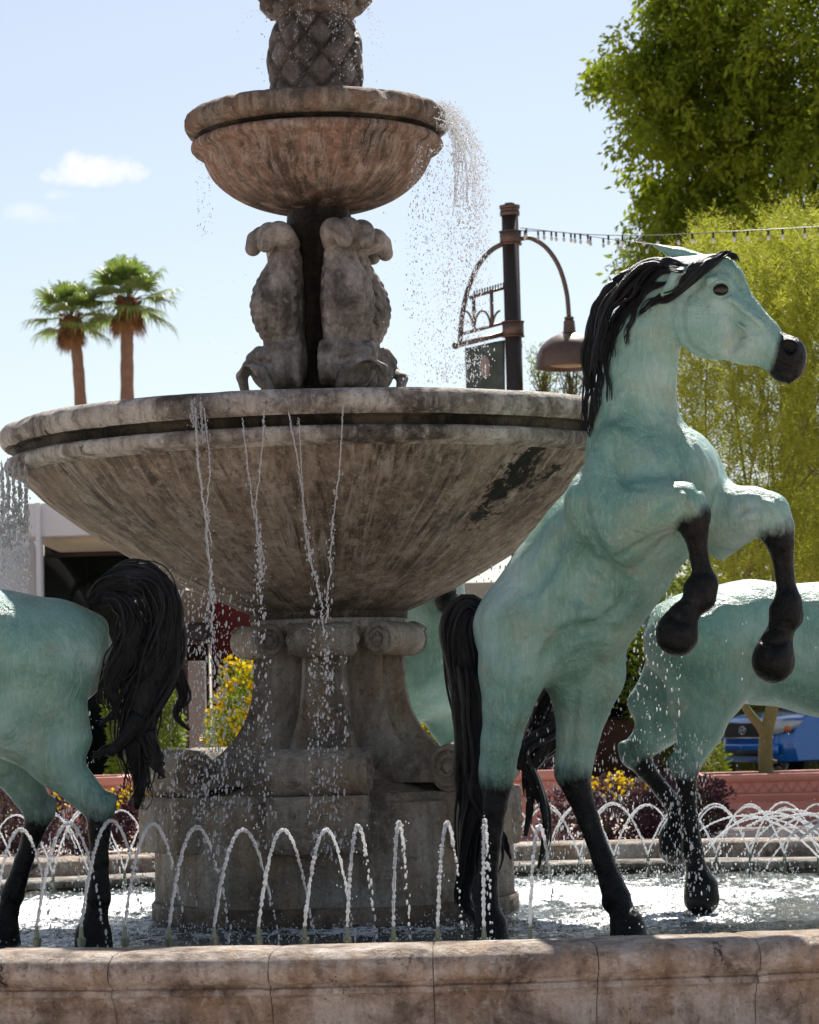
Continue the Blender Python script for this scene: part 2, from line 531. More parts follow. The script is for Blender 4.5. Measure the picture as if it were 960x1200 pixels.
def hair_bundle(mb, ctrl, n=40, sr=.012, twist=1.0, seed=0, flat=.5, lat=None, m=28, wav=.012, fray=.25, seg=6, rim=True):
    """a lock of sculpted hair: many tapering strands round a spine; ctrl rows are x, y, z, radius"""
    g = np.random.default_rng(seed)
    C = spline(ctrl, m)
    Pc, Rc = C[:, :3], np.maximum(C[:, 3], .002)
    T = np.gradient(Pc, axis=0); T /= np.linalg.norm(T, axis=1)[:, None]
    lat = np.array(lat if lat is not None else (0, 1.0, 0))
    N = lat - T * (T @ lat)[:, None]; N /= np.linalg.norm(N, axis=1)[:, None]
    B = np.cross(T, N)
    tt = np.linspace(0, 1, m)
    for i in range(n):
        a = 2*np.pi*(i + g.random()*.6)/n
        rr = .55 + .45*g.random() if rim else g.random()**.5
        ang = a + twist*tt + .35*np.sin(tt*g.uniform(3, 8) + g.random()*6)
        rad = rr*Rc*(1 + fray*(tt**2)*(g.random() - .3))
        end = m if g.random() < .45 else int(m*g.uniform(.6, .98))
        fl_ = (g.random() < .22)*g.uniform(.2, .9)*np.clip((tt - .35)/.65, 0, 1)**1.5
        rad = rad*(1 + fl_)
        off = N*(np.cos(ang)*rad*flat)[:, None] + B*(np.sin(ang)*rad)[:, None]
        ph = g.random()*6
        w = (np.sin(tt*g.uniform(6, 20) + ph) + .5*np.sin(tt*g.uniform(15, 34) + ph*2))*wav*(.4 + tt)
        pts = Pc + off + B*w[:, None]
        pts = pts[:end]
        r = sr*(.4 + 1.7*g.random()**2.2)*(np.clip(Rc[:end]/Rc.max(), .25, 1)**.5)
        u = np.linspace(0, 1, end)
        r = r*np.clip((1 - u)/.25, .12, 1)**.7
        mb.tube(pts, r, seg=seg, flat=g.uniform(.55,1))
    # core
    mb.tube(Pc, Rc*.86, seg=16, flat=flat, up=lat)
# ---------------------------------------------------------------- the stones, metals, waters used
M = {}
def _bowl():
    t, c, r, nb = stone_mat('carved_stone', (.40,.335,.28), (.235,.185,.145), (.10,.078,.058), streak=1.0, warm=(.26,.17,.115))
    return t.done(t.pbr(c, r, 0, nb, Specular_IOR_Level=.22))
M['stone'] = _bowl()
def _stone2():
    t, c, r, nb = stone_mat('grey_stone', (.47,.42,.365), (.33,.285,.24), (.17,.14,.115), streak=.6, warm=(.40,.30,.21), blotch=.56)
    return t.done(t.pbr(c, r, 0, nb, Specular_IOR_Level=.22))
M['grey'] = _stone2()
def _wet():
    t, c, r, nb = stone_mat('wet_stone', (.045,.035,.027), (.018,.014,.011), (.006,.005,.004), wet=1, streak=1.0, blotch=.45)
    return t.done(t.pbr(c, .35, 0, nb, Specular_IOR_Level=.22))
M['wet'] = _wet()
def _groove():
    t, c, r, nb = stone_mat('mossy_groove', (.10,.08,.055), (.03,.024,.016), (.01,.009,.006), wet=1, streak=.6, blotch=.42)
    return t.done(t.pbr(c, .5, 0, nb, Specular_IOR_Level=.22))
M['moss'] = _groove()
def _rim():
    t, c, r, nb = stone_mat('rim_stone', (.60,.545,.49), (.32,.275,.235), (.085,.07,.058), streak=.7, blotch=.45, bscale=1.6)
    return t.done(t.pbr(c, r, 0, nb, Specular_IOR_Level=.22))
M['rim'] = _rim()
def _base():
    t, c, r, nb = stone_mat('plinth_stone', (.33,.26,.195), (.22,.165,.12), (.10,.075,.055), streak=.8, blotch=.56)
    return t.done(t.pbr(c, .55, 0, nb, Specular_IOR_Level=.22))
M['base'] = _base()
def _wall():
    t, c, r, nb = stone_mat('pink_cast_stone', (.70,.60,.53), (.46,.365,.305), (.17,.125,.10), streak=.55, blotch=.455, warm=(.46,.32,.22), bscale=1.8)
    return t.done(t.pbr(c, r, 0, nb, Specular_IOR_Level=.22))
M['wall'] = _wall()
M['joint'] = simple('mortar', (.22,.165,.135), .9, var=.3)

def _bronze():
    """pale green patina over bronze; the legs and muzzle run to near-black"""
    t = NT('green_patina'); co = t.coord()
    a = t.noise(co, 1.9, 6, .58, .6)
    c = t.ramp(a, [(.34, (.10,.245,.20)), (.45, (.175,.36,.30)), (.56, (.27,.455,.40)), (.70, (.42,.58,.54))])
    b = t.noise(t.coord((5, 5, 1.2)), 2.2, 5, .6, .5)
    c = t.mix(t.math('MULTIPLY', t.ramp(b, [(.50, 0.0), (.64, 1.0)]), .45), c, (.14,.28,.20))
    d = t.noise(co, 4.1, 5, .6)
    c = t.mix(t.math('MULTIPLY', t.ramp(d, [(.53, 0.0), (.64, 1.0)]), .4), c, (.29,.32,.22))
    e = t.noise(t.coord((22, 22, 5)), 2.5, 6, .7, 1.2)
    c = t.mix(t.math('MULTIPLY', t.ramp(e, [(.50, 0.0), (.62, 1.0)]), .35), c, (.44,.57,.52))
    br = t.noise(t.coord((2,2,2)), 2.8, 6, .7)
    c = t.mix(t.math('MULTIPLY', t.ramp(br, [(.60, 0.0), (.70, 1.0)]), .35), c, (.22,.18,.12))
    at = t.n('ShaderNodeAttribute', attribute_name='dark')
    dk = t.math('ADD', at.outputs['Fac'], t.math('MULTIPLY', t.math('SUBTRACT', t.noise(co, 14, 5, .7), .5), .5))
    dk = t.math('ADD', dk, t.math('MULTIPLY', t.math('SUBTRACT', t.noise(t.coord((30,30,4)), 2, 5, .7), .5), .5))
    dk = t.ramp(dk, [(.22, 0.0), (.45, .45), (.72, 1.0)])
    blk = t.ramp(t.noise(co, 22, 5, .7), [(.44, (.002,.002,.0025)), (.58, (.005,.005,.005)), (.70, (.022,.028,.026))])
    c = t.mix(dk, c, blk)
    h = t.math('ADD', t.noise(t.coord((1,1,1)), 9, 7, .6, .7), t.math('MULTIPLY', t.noise(t.coord((30,30,9)), 2.5, 5, .65, .6), .32))
    nb = t.bump(h, .8, .03)
    nb = t.bump(t.noise(co, 120, 3, .6), .12, .002, nb)
    r = t.ramp(t.noise(co, 11, 5), [(.35, .28), (.65, .50)])
    r = t.math('SUBTRACT', r, t.math('MULTIPLY', dk, .10))
    return t.done(t.pbr(c, r, .0, nb, Specular_IOR_Level=t.math('SUBTRACT', .55, t.math('MULTIPLY', dk, .33))))
M['bronze'] = _bronze()
def _hair():
    t = NT('black_patina'); co = t.coord((1,1,.35))
    c = t.ramp(t.noise(co, 22, 6, .7), [(.42, (.0025,.0025,.0035)), (.56, (.007,.007,.009)), (.68, (.022,.023,.026))])
    nb = t.bump(t.noise(t.coord((60, 60, 9)), 3, 6, .7, .8), .9, .012)
    return t.done(t.pbr(c, .30, 0, nb, Specular_IOR_Level=.40))
M['hair'] = _hair()
M['eye'] = simple('dark_eye', (.012,.007,.005), .08, bump=0)
M['iron'] = simple('brown_painted_iron', (.045,.034,.028), .45, .2, nscale=14)
M['iron2'] = simple('rusty_brown_metal', (.15,.095,.075), .4, .3, nscale=9)

def _water():
    t = NT('falling_water')
    g = t.pbr((1,1,1), .05, 0, None, Transmission_Weight=.9, IOR=1.33)
    tr = t.n('ShaderNodeBsdfTranslucent'); tr.inputs[0].default_value = (.95,.97,1,1)
    df = t.n('ShaderNodeBsdfDiffuse'); df.inputs[0].default_value = (.95,.97,1,1)
    a = t.n('ShaderNodeMixShader', i_Fac=.5); t.l(tr.outputs[0], a.inputs[1]); t.l(df.outputs[0], a.inputs[2])
    b = t.n('ShaderNodeMixShader', i_Fac=.48); t.l(g, b.inputs[1]); t.l(a.outputs[0], b.inputs[2])
    return t.done(b.outputs[0])
M['drop'] = _water()
def _pool():
    t = NT('pool_water'); co = t.coord()
    foam = t.n('ShaderNodeAttribute', attribute_name='foam').outputs['Fac']
    br = t.noise(t.coord((1, .5, 1)), 11, 7, .72, 1.2)
    f = t.ramp(t.math('ADD', foam, t.math('MULTIPLY', t.math('SUBTRACT', br, .5), 1.6)), [(.26, 0.0), (.42, 1.0)])
    h = t.math('ADD', t.noise(co, 12, 4, .6, .8), t.math('MULTIPLY', t.noise(co, 42, 3, .6), .45))
    nb = t.bump(h, 1.0, .035)
    base = t.ramp(t.noise(co, 3, 4), [(.35, (.03,.05,.055)), (.7, (.085,.08,.06))])
    wsh = t.pbr(base, .06, 0, nb, IOR=1.33, Specular_IOR_Level=.5)
    fsh = t.pbr((.82,.84,.86), .5, 0, nb)
    m = t.n('ShaderNodeMixShader'); t.l(f, m.inputs[0]); t.l(wsh, m.inputs[1]); t.l(fsh, m.inputs[2])
    return t.done(m.outputs[0])
M['pool'] = _pool()

def leafmat(name, c1, c2, trans=.45, rough=.5, gloss=.25):
    t = NT(name); co = t.coord()
    n = t.noise(co, 3.3, 5, .6)
    oi = t.n('ShaderNodeAttribute', attribute_name='tint').outputs['Fac']
    c = t.mix(t.math('ADD', t.math('MULTIPLY', n, .5), t.math('MULTIPLY', oi, .6), True), c1, c2)
    d = t.pbr(c, rough, 0, None, Specular_IOR_Level=gloss)
    tr = t.n('ShaderNodeBsdfTranslucent'); t.l(t.mix(1.0, c, (1.0, 1.0, .75), 'MULTIPLY'), tr.inputs[0])
    m = t.n('ShaderNodeMixShader', i_Fac=trans); t.l(d, m.inputs[1]); t.l(tr.outputs[0], m.inputs[2])
    return t.done(m.outputs[0])
M['leaf_dark'] = leafmat('dark_green_leaves', (.07,.13,.012), (.36,.42,.03), .5)
M['leaf_verde'] = leafmat('yellow_green_feathery_leaves', (.24,.28,.035), (.50,.51,.08), .52)
M['leaf_palm'] = leafmat('palm_leaves', (.07,.14,.03), (.24,.31,.08), .4)
M['leaf_purple'] = leafmat('purple_leaves', (.045,.018,.03), (.12,.06,.085), .3)
M['leaf_bush'] = leafmat('green_leaves', (.10,.17,.02), (.32,.38,.05), .5)
M['petal'] = leafmat('yellow_petals', (.75,.48,.01), (.85,.62,.02), .4)
M['dead'] = leafmat('dead_palm_leaves', (.20,.10,.045), (.34,.19,.09), .3)
M['bark'] = simple('brown_bark', (.20,.13,.085), .9, nscale=12, bump=.8, bd=.03)
M['bark_green'] = simple('olive_bark', (.23,.20,.07), .8, nscale=9, bump=.5, bd=.01)
M['palmbark'] = simple('ringed_palm_bark', (.27,.155,.10), .9, nscale=5, bump=.9, bd=.05)
M['white_wall'] = simple('white_render', (.78,.76,.77), .8, var=.03)
M['cream'] = simple('cream_render', (.62,.52,.38), .8, var=.05)
M['grey_fascia'] = simple('grey_fascia_paint', (.36,.33,.34), .7, var=.05)
M['glass'] = simple('dark_window_glass', (.015,.022,.018), .08, var=.3, nscale=.8, bump=0, Specular_IOR_Level=.4)
M['redwall'] = simple('dark_red_wall_paint', (.26,.04,.03), .8, var=.12, nscale=2)
M['brownwall'] = simple('dark_brown_brick', (.16,.075,.055), .85, var=.2, nscale=3)
M['terra'] = simple('terracotta_cement', (.66,.29,.23), .75, var=.08, nscale=4, bump=.3)
M['tan_post'] = simple('grey_tan_stucco', (.25,.20,.17), .85, var=.1)
M['blue'] = simple('blue_car_paint', (.008,.16,.55), .22, .15, var=.03, bump=0, Coat_Weight=.8, Coat_Roughness=.05)
M['black'] = simple('black_plastic', (.012,.012,.013), .5, var=.1)
M['rubber'] = simple('tyre_rubber', (.02,.02,.02), .85)
M['chrome'] = simple('bright_metal', (.6,.6,.62), .25, .9, var=.02, bump=0)
M['lens'] = simple('headlight_lens', (.75,.74,.7), .12, .1, var=.12, nscale=20, bump=0)
M['amber'] = simple('amber_lens', (.75,.20,.03), .2, bump=0)
M['bulb'] = simple('clear_bulb_glass', (.75,.74,.7), .1, bump=0)
M['brass'] = simple('nozzle_brass', (.22,.24,.18), .4, .6)
M['banner'] = simple('grey_green_canvas', (.10,.125,.115), .8, var=.25, nscale=7)
M['emblem'] = simple('pale_print', (.38,.30,.27), .8)
# ---------------------------------------------------------------- ground
def _pave():
    t = NT('pink_brick_paving'); co = t.coord()
    b = t.n('ShaderNodeTexBrick', i_Scale=1.0); b.inputs['Color1'].default_value = (.52,.38,.32,1); b.inputs['Color2'].default_value = (.44,.32,.27,1)
    b.inputs['Mortar'].default_value = (.22,.18,.15,1); b.inputs['Mortar Size'].default_value = .006
    b.inputs['Brick Width'].default_value = .2; b.inputs['Row Height'].default_value = .1
    t.l(co, b.inputs['Vector'])
    c = t.mix(t.math('MULTIPLY', t.noise(co, .8, 5), .6), b.outputs['Color'], (.60,.54,.48))
    return t.done(t.pbr(c, .8, 0, t.bump(t.noise(co, 30, 4), .2, .004)))
mb = MB(); mb.add([(-600,-300,0),(600,-300,0),(600,1500,0),(-600,1500,0)], [(0,1,2,3)])
tag(mb.build('ground', _pave()), kind='structure')
# the street where the truck stands
t_as = NT('asphalt'); co_ = t_as.coord()
asph = t_as.done(t_as.pbr(t_as.ramp(t_as.noise(co_, 40, 5), [(.3,.04),(.7,.07)]), .9))
mb = MB(); mb.add([(-200,35.5,.004),(200,35.5,.004),(200,44.5,.004),(-200,44.5,.004)], [(0,1,2,3)])
tag(mb.build('street', asph), kind='structure')
mb = MB(); mb.box((0,35.42,.06),(400,.16,.12)); mb.box((0,44.58,.06),(400,.16,.12))
tag(mb.build('kerb', simple('concrete_kerb', (.42,.40,.37), .85)), kind='structure')

# ---------------------------------------------------------------- pool
WZ = .33                                   # water level
PC = Vector((.15, 13.45, 0))               # pool centre
PR = 3.42                                  # inner half-length of the pool towards the viewer
EX = 1.40                                  # the pool is wider across the view
def oval(prof, seg=200):
    m = MB(); n = len(prof); V = []
    for j in range(seg):
        a = 2*math.pi*j/seg
        for (r, z) in prof: V.append((PC.x + (PR*EX + r)*math.cos(a), PC.y + (PR + r)*math.sin(a), z))
    return m.add(V, [(j*n+i, ((j+1)%seg)*n+i, ((j+1)%seg)*n+i+1, j*n+i+1) for j in range(seg) for i in range(n-1)])
pool_root = empty('pool_wall', (PC.x, PC.y, 0), 'low round wall of weathered pink stone blocks with a rounded coping, in the foreground round the fountain pool', 'pool wall')
prof = [(.0,-.02),(.0,.47),(.02,.492),(.05,.50),(.24,.50),(.30,.494),(.342,.473),(.357,.44),(.352,.412),(.335,.392),(.31,.384),(.305,.376),(.318,.37),(.322,.352),(.306,.345),(.285,.30),(.276,.24),(.28,.18),(.30,.12),(.34,.07),(.36,.05),(.36,-.02)]
NB = 57
u0 = -math.pi/2 + math.asin((P(508,1120,9.8).x - PC.x)/(PR*EX+.3))
for b in range(NB):
    a0 = u0 + 2*math.pi*b/NB; gap = .0007
    a1 = a0 + 2*math.pi/NB - gap
    ns = 14 if abs(math.sin((a0+a1)/2) + 1) < .35 else 4
    m = MB(); V = []; n = len(prof)
    # finer profile
    pf = []
    for i in range(n-1):
        A, B = np.array(prof[i]), np.array(prof[i+1]); q = max(1, int(np.linalg.norm(B-A)/.02)) if ns > 4 else 1
        for k in range(q): pf.append(tuple(A + (B-A)*k/q))
    pf.append(prof[-1]); n = len(pf)
    for j in range(ns+1):
        a = a0 + (a1-a0)*j/ns
        e = .004 if j in (0, ns) else 0
        for (r, z) in pf:
            rr = r
            x, y = PC.x + (PR*EX+rr)*math.cos(a), PC.y + (PR+rr)*math.sin(a)
            d = (noise.noise(Vector((x*7, y*7, z*7)))*.004 + noise.noise(Vector((x*24, y*24, z*24)))*.0022) if r > .01 and ns > 4 else 0
            rr += d - (e if r > .2 else 0)
            V.append((PC.x + (PR*EX+rr)*math.cos(a), PC.y + (PR+rr)*math.sin(a), z + (d*.6 - e if z > .3 and r > 0 else 0)))
    F = []
    for j in range(ns):
        for i in range(n-1): F.append((j*n+i, (j+1)*n+i, (j+1)*n+i+1, j*n+i+1))
    F.append(tuple(range(n))); F.append(tuple(reversed(range(ns*n, ns*n+n))))
    m.add(V, F); m.build('wall_block', M['wall'], pool_root, smooth=True, weld=True, angle=50)
mb = oval([(.012,-.02),(.012,.472),(.03,.486),(.24,.49),(.33,.46),(.345,.43),(.325,.40),(.295,.37),(.275,.3),(.265,.2),(.29,.1),(.35,.03),(.35,-.02)])
mb.build('mortar', M['joint'], pool_root, smooth=True)
# ledge round the inside, just above the water
mb = oval([(.008,.40),(-.30,.40),(-.33,.39),(-.34,.37),(-.335,.35),(-.31,.34),(-.31,0)])
mb.build('inner_ledge', M['rim'], pool_root, smooth=True, angle=50)
mb = oval([(.005,.02),(-1.0,.018),(-2.0,.016),(-PR+.01,.015)])
mb.build('pool_floor', M['base'], pool_root)

# water: a real rippled surface, whiter where the falls and jets strike
AX = P(387, 800, 13.9).x; AY = 13.9
n = 420; L = PR - .31
gx = np.linspace(-L, L, n)
LX = PR*EX - .31
X, Y = np.meshgrid(gx*LX/L, gx, indexing='ij')
rr = np.hypot(X*L/LX, Y)
Xw, Yw = X + PC.x, Y + PC.y
Z = np.zeros_like(X)
g = np.random.default_rng(3)
for i in range(46):
    th = g.random()*2*np.pi; lam = g.uniform(.07, .45); k = 2*np.pi/lam
    Z += np.sin((Xw*np.cos(th) + Yw*np.sin(th))*k + g.random()*6)*lam*.0032
for i in range(150):
    a = g.random()*6.28; r = L*(1-.5*g.random()**2)
    cx, cy = PC.x + r*np.cos(a), PC.y + r*np.sin(a)
    d = np.hypot(Xw-cx, Yw-cy); Z += .006*np.cos(d*2*np.pi/.09)*np.exp(-d/.14)
df = np.hypot(Xw-AX, Yw-AY)
foam = .30*np.exp(-((df-1.62)/.55)**2) + .22*np.exp(-((rr-(L-.65))/.35)**2) + .30*np.exp(-((Yw-14.6)/.7)**2)
foam += .22*np.exp(-(np.hypot(Xw-1.2, (Yw-12.9))/.55)**2) + .25*np.exp(-(np.hypot(Xw+.3, (Yw-12.75)/.6)/.45)**2)
foam -= .30*np.exp(-((Yw-12.1)/.35)**2)
Z += foam*.012*g.standard_normal(Z.shape)
V = np.stack([Xw, Yw, Z + WZ], -1).reshape(-1, 3)
I = np.arange(n*n).reshape(n, n)
F = np.stack([I[:-1,:-1], I[1:,:-1], I[1:,1:], I[:-1,1:]], -1).reshape(-1, 4)
ok = (rr.reshape(-1)[F] < L+.02).all(1)
F = F[ok]
me = np_mesh('pool_water', V, F)
at = me.attributes.new('foam', 'FLOAT', 'POINT'); at.data.foreach_set('value', foam.reshape(-1).astype(np.float32))
tag(link_mesh('pool_water', me, M['pool']), kind='structure')
# ---------------------------------------------------------------- the stone fountain
fr = empty('stone_fountain', (AX, AY, 0), 'tall weathered stone fountain, two bowls on a scrolled pedestal in the pool', 'fountain')
C0 = (AX, AY, 0)
def fz(v, r, u=375): return P(u, v, AY - r).z
def rough(r, z, t, amp=.006, s=5.0):
    x, y = math.cos(t)*r, math.sin(t)*r
    return r + amp*noise.noise(Vector((x*s, y*s, z*s + 3))) + amp*.5*noise.noise(Vector((x*s*3.7, y*s*3.7, z*s*3.7)))
def fine(prof, step):
    o = []
    for i in range(len(prof)-1):
        A, B = np.array(prof[i]), np.array(prof[i+1]); q = max(1, int(np.linalg.norm(B-A)/step))
        for k in range(q): o.append(tuple(A + (B-A)*k/q))
    o.append(prof[-1]); return o
def arc(cx, cz, rx, rz, a0, a1, n=8):
    return [(cx + rx*math.cos(R(a0+(a1-a0)*i/n)), cz + rz*math.sin(R(a0+(a1-a0)*i/n))) for i in range(n+1)]
# plinth: a foot, a round die with six pilasters, six blocks under the scrolls
DIRS = [R(-90 - 3 + 60*k) for k in range(6)]
mb = MB(); mb.lathe(fine([(.0,.02),(.895,.02),(.895,.395),(.885,.41),(.80,.41)], .05), C0, 96, fn=lambda r,z,t: rough(r,z,t,.008))
mb.build('foot', M['base'], fr, smooth=True, angle=45)
def hexr(r, z, t):
    k = (t - DIRS[0]) % (math.pi/3)
    k = min(k, math.pi/3 - k)                    # 0 at a scroll's direction
    ap = r*.955
    return rough(min(ap/ math.cos(k), r*1.03), z, t, .006)
mb = MB(); mb.lathe(fine([(.78,.405),(.852,.405),(.852,.86),(.845,.885),(.80,.895),(.78,.93),(.5,.93)], .04), C0, 144, fn=hexr)
mb.build('die', M['grey'], fr, smooth=True, angle=40)
def frame(a):
    ca, sa = math.cos(a), math.sin(a)
    return lambda r, z, h: (AX + r*ca - h*sa, AY + r*sa + h*ca, z)
for k, a in enumerate(DIRS):
    f = frame(a)
    mb = MB(); mb.prism([(.5,.66),(.925,.66),(.935,.68),(.935,.905),(.925,.928),(.5,.928)], -.235, .235, f)
    o = mb.build('scroll_block', M['grey'], fr, bevel=.012)
    # bracket: concave S sweep with flaring flanks, ending in rolls
    b = MB()
    n = 22
    ts = np.linspace(0, 1, n)
    outer = spline([(.36,1.70),(.345,1.60),(.345,1.45),(.37,1.31),(.44,1.175),(.56,1.065),(.72,1.0),(.80,.97)], n)
    wid = spline([(.115,),(.105,),(.11,),(.125,),(.155,),(.185,),(.215,),(.22,)], n)[:,0]
    V = []
    nx = 9
    for i in range(n):
        tx = outer[min(i+1,n-1)] - outer[max(i-1,0)]; tx /= np.linalg.norm(tx); nrm = np.array([-tx[1], tx[0]])
        if nrm[0] < 0 and nrm[1] < 0: nrm = -nrm
        for j, s_ in enumerate((-1.0,-.82,-.72,-.30,0,.30,.72,.82,1.0)):
            dep = (0, .03, .0, -.05, -.056, -.05, .0, .03, 0)[j]
            q = outer[i] + nrm*dep
            V.append(f(q[0], q[1], wid[i]*s_))
        for s_ in (1.0, -1.0):
            V.append(f(.05, outer[i][1], wid[i]*s_*.9))
    row = nx + 2; F = []
    for i in range(n-1):
        for j in range(row):
            k2 = (j+1) % row
            F.append((i*row+j, i*row+k2, (i+1)*row+k2, (i+1)*row+j))
    b.add(V, F)
    br = b.build('scroll_bracket', M['grey'], fr, smooth=True, angle=38)
    sub = MB()
    # lower roll with a spiral on each end
    def roll(mb, cr, cz, rad, half, waist=.0):
        m = 9; V = []; sg = 26
        for i in range(m):
            s_ = -1 + 2*i/(m-1)
            rr_ = rad*(1 - waist*(1-abs(s_))**.5) if abs(s_) < .98 else rad*.97
            if abs(abs(s_) - .30) < .13: rr_ *= .985
            if abs(s_) < .2: rr_ *= 1.04
            for j in range(sg):
                t = 2*math.pi*j/sg
                V.append(f(cr + rr_*math.cos(t), cz + rr_*math.sin(t), half*s_))
        F = [(i*sg+j, i*sg+(j+1)%sg, (i+1)*sg+(j+1)%sg, (i+1)*sg+j) for i in range(m-1) for j in range(sg)]
        F += [tuple(reversed(range(sg))), tuple(range((m-1)*sg, m*sg))]
        mb.add(V, F)
        for s_ in (-1, 1):
            pts = []
            for q in range(44):
                t = q/43*2*math.pi*1.9 + .6
                rr_ = rad*(.93 - .72*q/43)
                pts.append(f(cr + rr_*math.cos(t), cz + rr_*math.sin(t), s_*(half+.002)))
            mb.tube(pts, np.linspace(.017, .011, 44), seg=6)
            mb.ell(f(cr, cz, s_*half), (.03,.03,.03), 10, 6)
    roll(sub, .825, 1.035, .112, .235)
    sub.build('roll', M['grey'], br, smooth=True, angle=45)
    sub = MB(); roll(sub, .39, 1.66, .080, .150)
    sub.build('capital_roll', M['grey'], br, smooth=True, angle=45)
mb = MB(); mb.lathe(fine([(.70,.925),(.56,.975),(.38,1.06),(.27,1.2),(.22,1.38),(.215,1.55),(.27,1.64),(.36,1.70),(.385,1.72),(.385,1.76),(.36,1.78),(.30,1.79)], .05), C0, 96, fn=lambda r,z,t: rough(r,z,t,.005))
mb.build('pedestal_core', M['grey'], fr, smooth=True, angle=50)

# the great bowl
RT = fz(453, 1.6)
GB = RT - 2.75
lip = [(1.30, 2.70+GB), (1.40, 2.735+GB)] + arc(1.535, 2.69+GB, .062, .062, 110, -62, 12)
body = [(1.555,2.632+GB)]
groove = [(1.562,2.636+GB),(1.535,2.625+GB),(1.525,2.60+GB),(1.528,2.585+GB)]
mould = [(1.527,2.587+GB)] + arc(1.545, 2.553+GB, .030, .034, 80, -75, 6) + [(1.525,2.515+GB),(1.50,2.503+GB)]
under = spline([(1.50,2.503),(1.455,2.46),(1.37,2.375),(1.23,2.265),(1.06,2.155),(.88,2.045),(.70,1.945),(.52,1.86),(.39,1.80),(.33,1.775)], 46)
under = [(a, b+GB*max(0,(b-1.775)/.73)) for a, b in under]
inner = [(1.30,2.70+GB),(1.1,2.6),(.6,2.35),(.2,2.25)]
def chip(r, z, t):
    q = rough(r, z, t, .016, 3.5)
    c = noise.noise(Vector((math.cos(t)*9, math.sin(t)*9, z*9)))
    return q - max(0, c - .15)*.05 + .004*noise.noise(Vector((math.cos(t)*40, math.sin(t)*40, z*40)))
mb = MB(); mb.lathe(fine(lip, .02), C0, 420, fn=chip)
gb = mb.build('great_bowl', [M['stone'], M['moss'], M['rim']], fr, smooth=True)
gb.data.materials.clear(); gb.data.materials.append(M['rim'])
gb.name = 'bowl_rim'
mb = MB(); mb.lathe(fine(groove, .01), C0, 300, fn=chip); gr_ = mb.build('rim_groove', M['moss'], fr, smooth=True)
mb = MB(); mb.lathe(fine(mould, .01), C0, 300, fn=lambda r,z,t: rough(r,z,t,.008)); mb.build('rim_moulding', M['rim'], fr, smooth=True)
def flute(r, z, t):
    return rough(r, z, t, .012, 3.0) + .004*noise.noise(Vector((math.cos(t)*20, math.sin(t)*20, z*2)))

def _bowlmat():
    t, c, r, nb = stone_mat('bowl_stone', (.42,.345,.28), (.25,.19,.145), (.11,.082,.058), streak=1.0, warm=(.33,.25,.18), blotch=.48)
    c = streaks(t, c, (.56,.49,.42), (.055,.045,.036), (.36,.27,.19), 9, 1.6, .95)
    co = t.coord()
    wob = t.n('ShaderNodeTexNoise', i_Scale=7.0, i_Detail=7.0, i_Roughness=.75)
    t.l(co, wob.inputs['Vector'])
    wc = t.n('ShaderNodeVectorMath', operation='MULTIPLY_ADD')
    t.l(wob.outputs['Color'], wc.inputs[0]); wc.inputs[1].default_value = (.5,.5,.5); wc.inputs[2].default_value = (-.25,-.25,-.25)
    wa = t.n('ShaderNodeVectorMath', operation='ADD'); t.l(co, wa.inputs[0]); t.l(wc.outputs[0], wa.inputs[1])
    def blob(a, b, rad):
        """a real moss stain between two points on the bowl"""
        a = np.array(a); b = np.array(b); ab = b - a
        s1 = t.n('ShaderNodeVectorMath', operation='SUBTRACT'); t.l(wa.outputs[0], s1.inputs[0]); s1.inputs[1].default_value = a
        dt = t.n('ShaderNodeVectorMath', operation='DOT_PRODUCT'); t.l(s1.outputs[0], dt.inputs[0]); dt.inputs[1].default_value = ab/(ab@ab)
        h = t.math('MULTIPLY', dt.outputs['Value'], 1.0, True)
        sc = t.n('ShaderNodeVectorMath', operation='SCALE'); sc.inputs[0].default_value = ab; t.l(h, sc.inputs['Scale'])
        s2 = t.n('ShaderNodeVectorMath', operation='SUBTRACT'); t.l(s1.outputs[0], s2.inputs[0]); t.l(sc.outputs[0], s2.inputs[1])
        ln = t.n('ShaderNodeVectorMath', operation='LENGTH'); t.l(s2.outputs[0], ln.inputs[0])
        x = t.math('DIVIDE', ln.outputs['Value'], rad)
        x = t.math('ADD', x, t.math('MULTIPLY', t.math('SUBTRACT', t.noise(co, 16, 6, .8), .5), 2.2))
        return t.ramp(x, [(.62, 1.0), (.95, 0.0)])
    def on(u, v, d): return tuple(P(u, v, d))
    for a, b, rad, k in ((on(632,522,12.75), on(570,622,13.0), .11, 1.0), (on(655,560,12.95), on(610,590,12.95), .07, .95), (on(268,626,12.75), on(305,632,12.75), .06, 1.0), (on(385,618,12.7), on(398,614,12.7), .035, .6)):
        c = t.mix(t.math('MULTIPLY', blob(a, b, rad), k), c, (.010,.011,.006))
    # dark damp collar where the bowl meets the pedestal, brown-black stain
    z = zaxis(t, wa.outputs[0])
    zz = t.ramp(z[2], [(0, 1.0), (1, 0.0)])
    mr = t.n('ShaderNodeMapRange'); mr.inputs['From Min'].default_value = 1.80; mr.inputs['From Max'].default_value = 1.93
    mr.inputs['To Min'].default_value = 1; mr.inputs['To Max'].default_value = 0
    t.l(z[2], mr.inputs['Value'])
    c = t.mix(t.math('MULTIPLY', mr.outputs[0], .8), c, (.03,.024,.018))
    return t.done(t.pbr(c, r, 0, nb, Specular_IOR_Level=.22))
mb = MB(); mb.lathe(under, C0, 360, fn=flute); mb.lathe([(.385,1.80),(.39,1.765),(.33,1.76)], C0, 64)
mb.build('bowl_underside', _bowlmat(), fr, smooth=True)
mb = MB(); mb.lathe(inner, C0, 96); mb.build('bowl_inside', M['wet'], fr, smooth=True)
mb = MB(); mb.lathe([(0,2.66+GB),(1.22,2.66+GB)], C0, 96)
tag(mb.build('bowl_water', M['pool'], None, smooth=True), kind='structure')

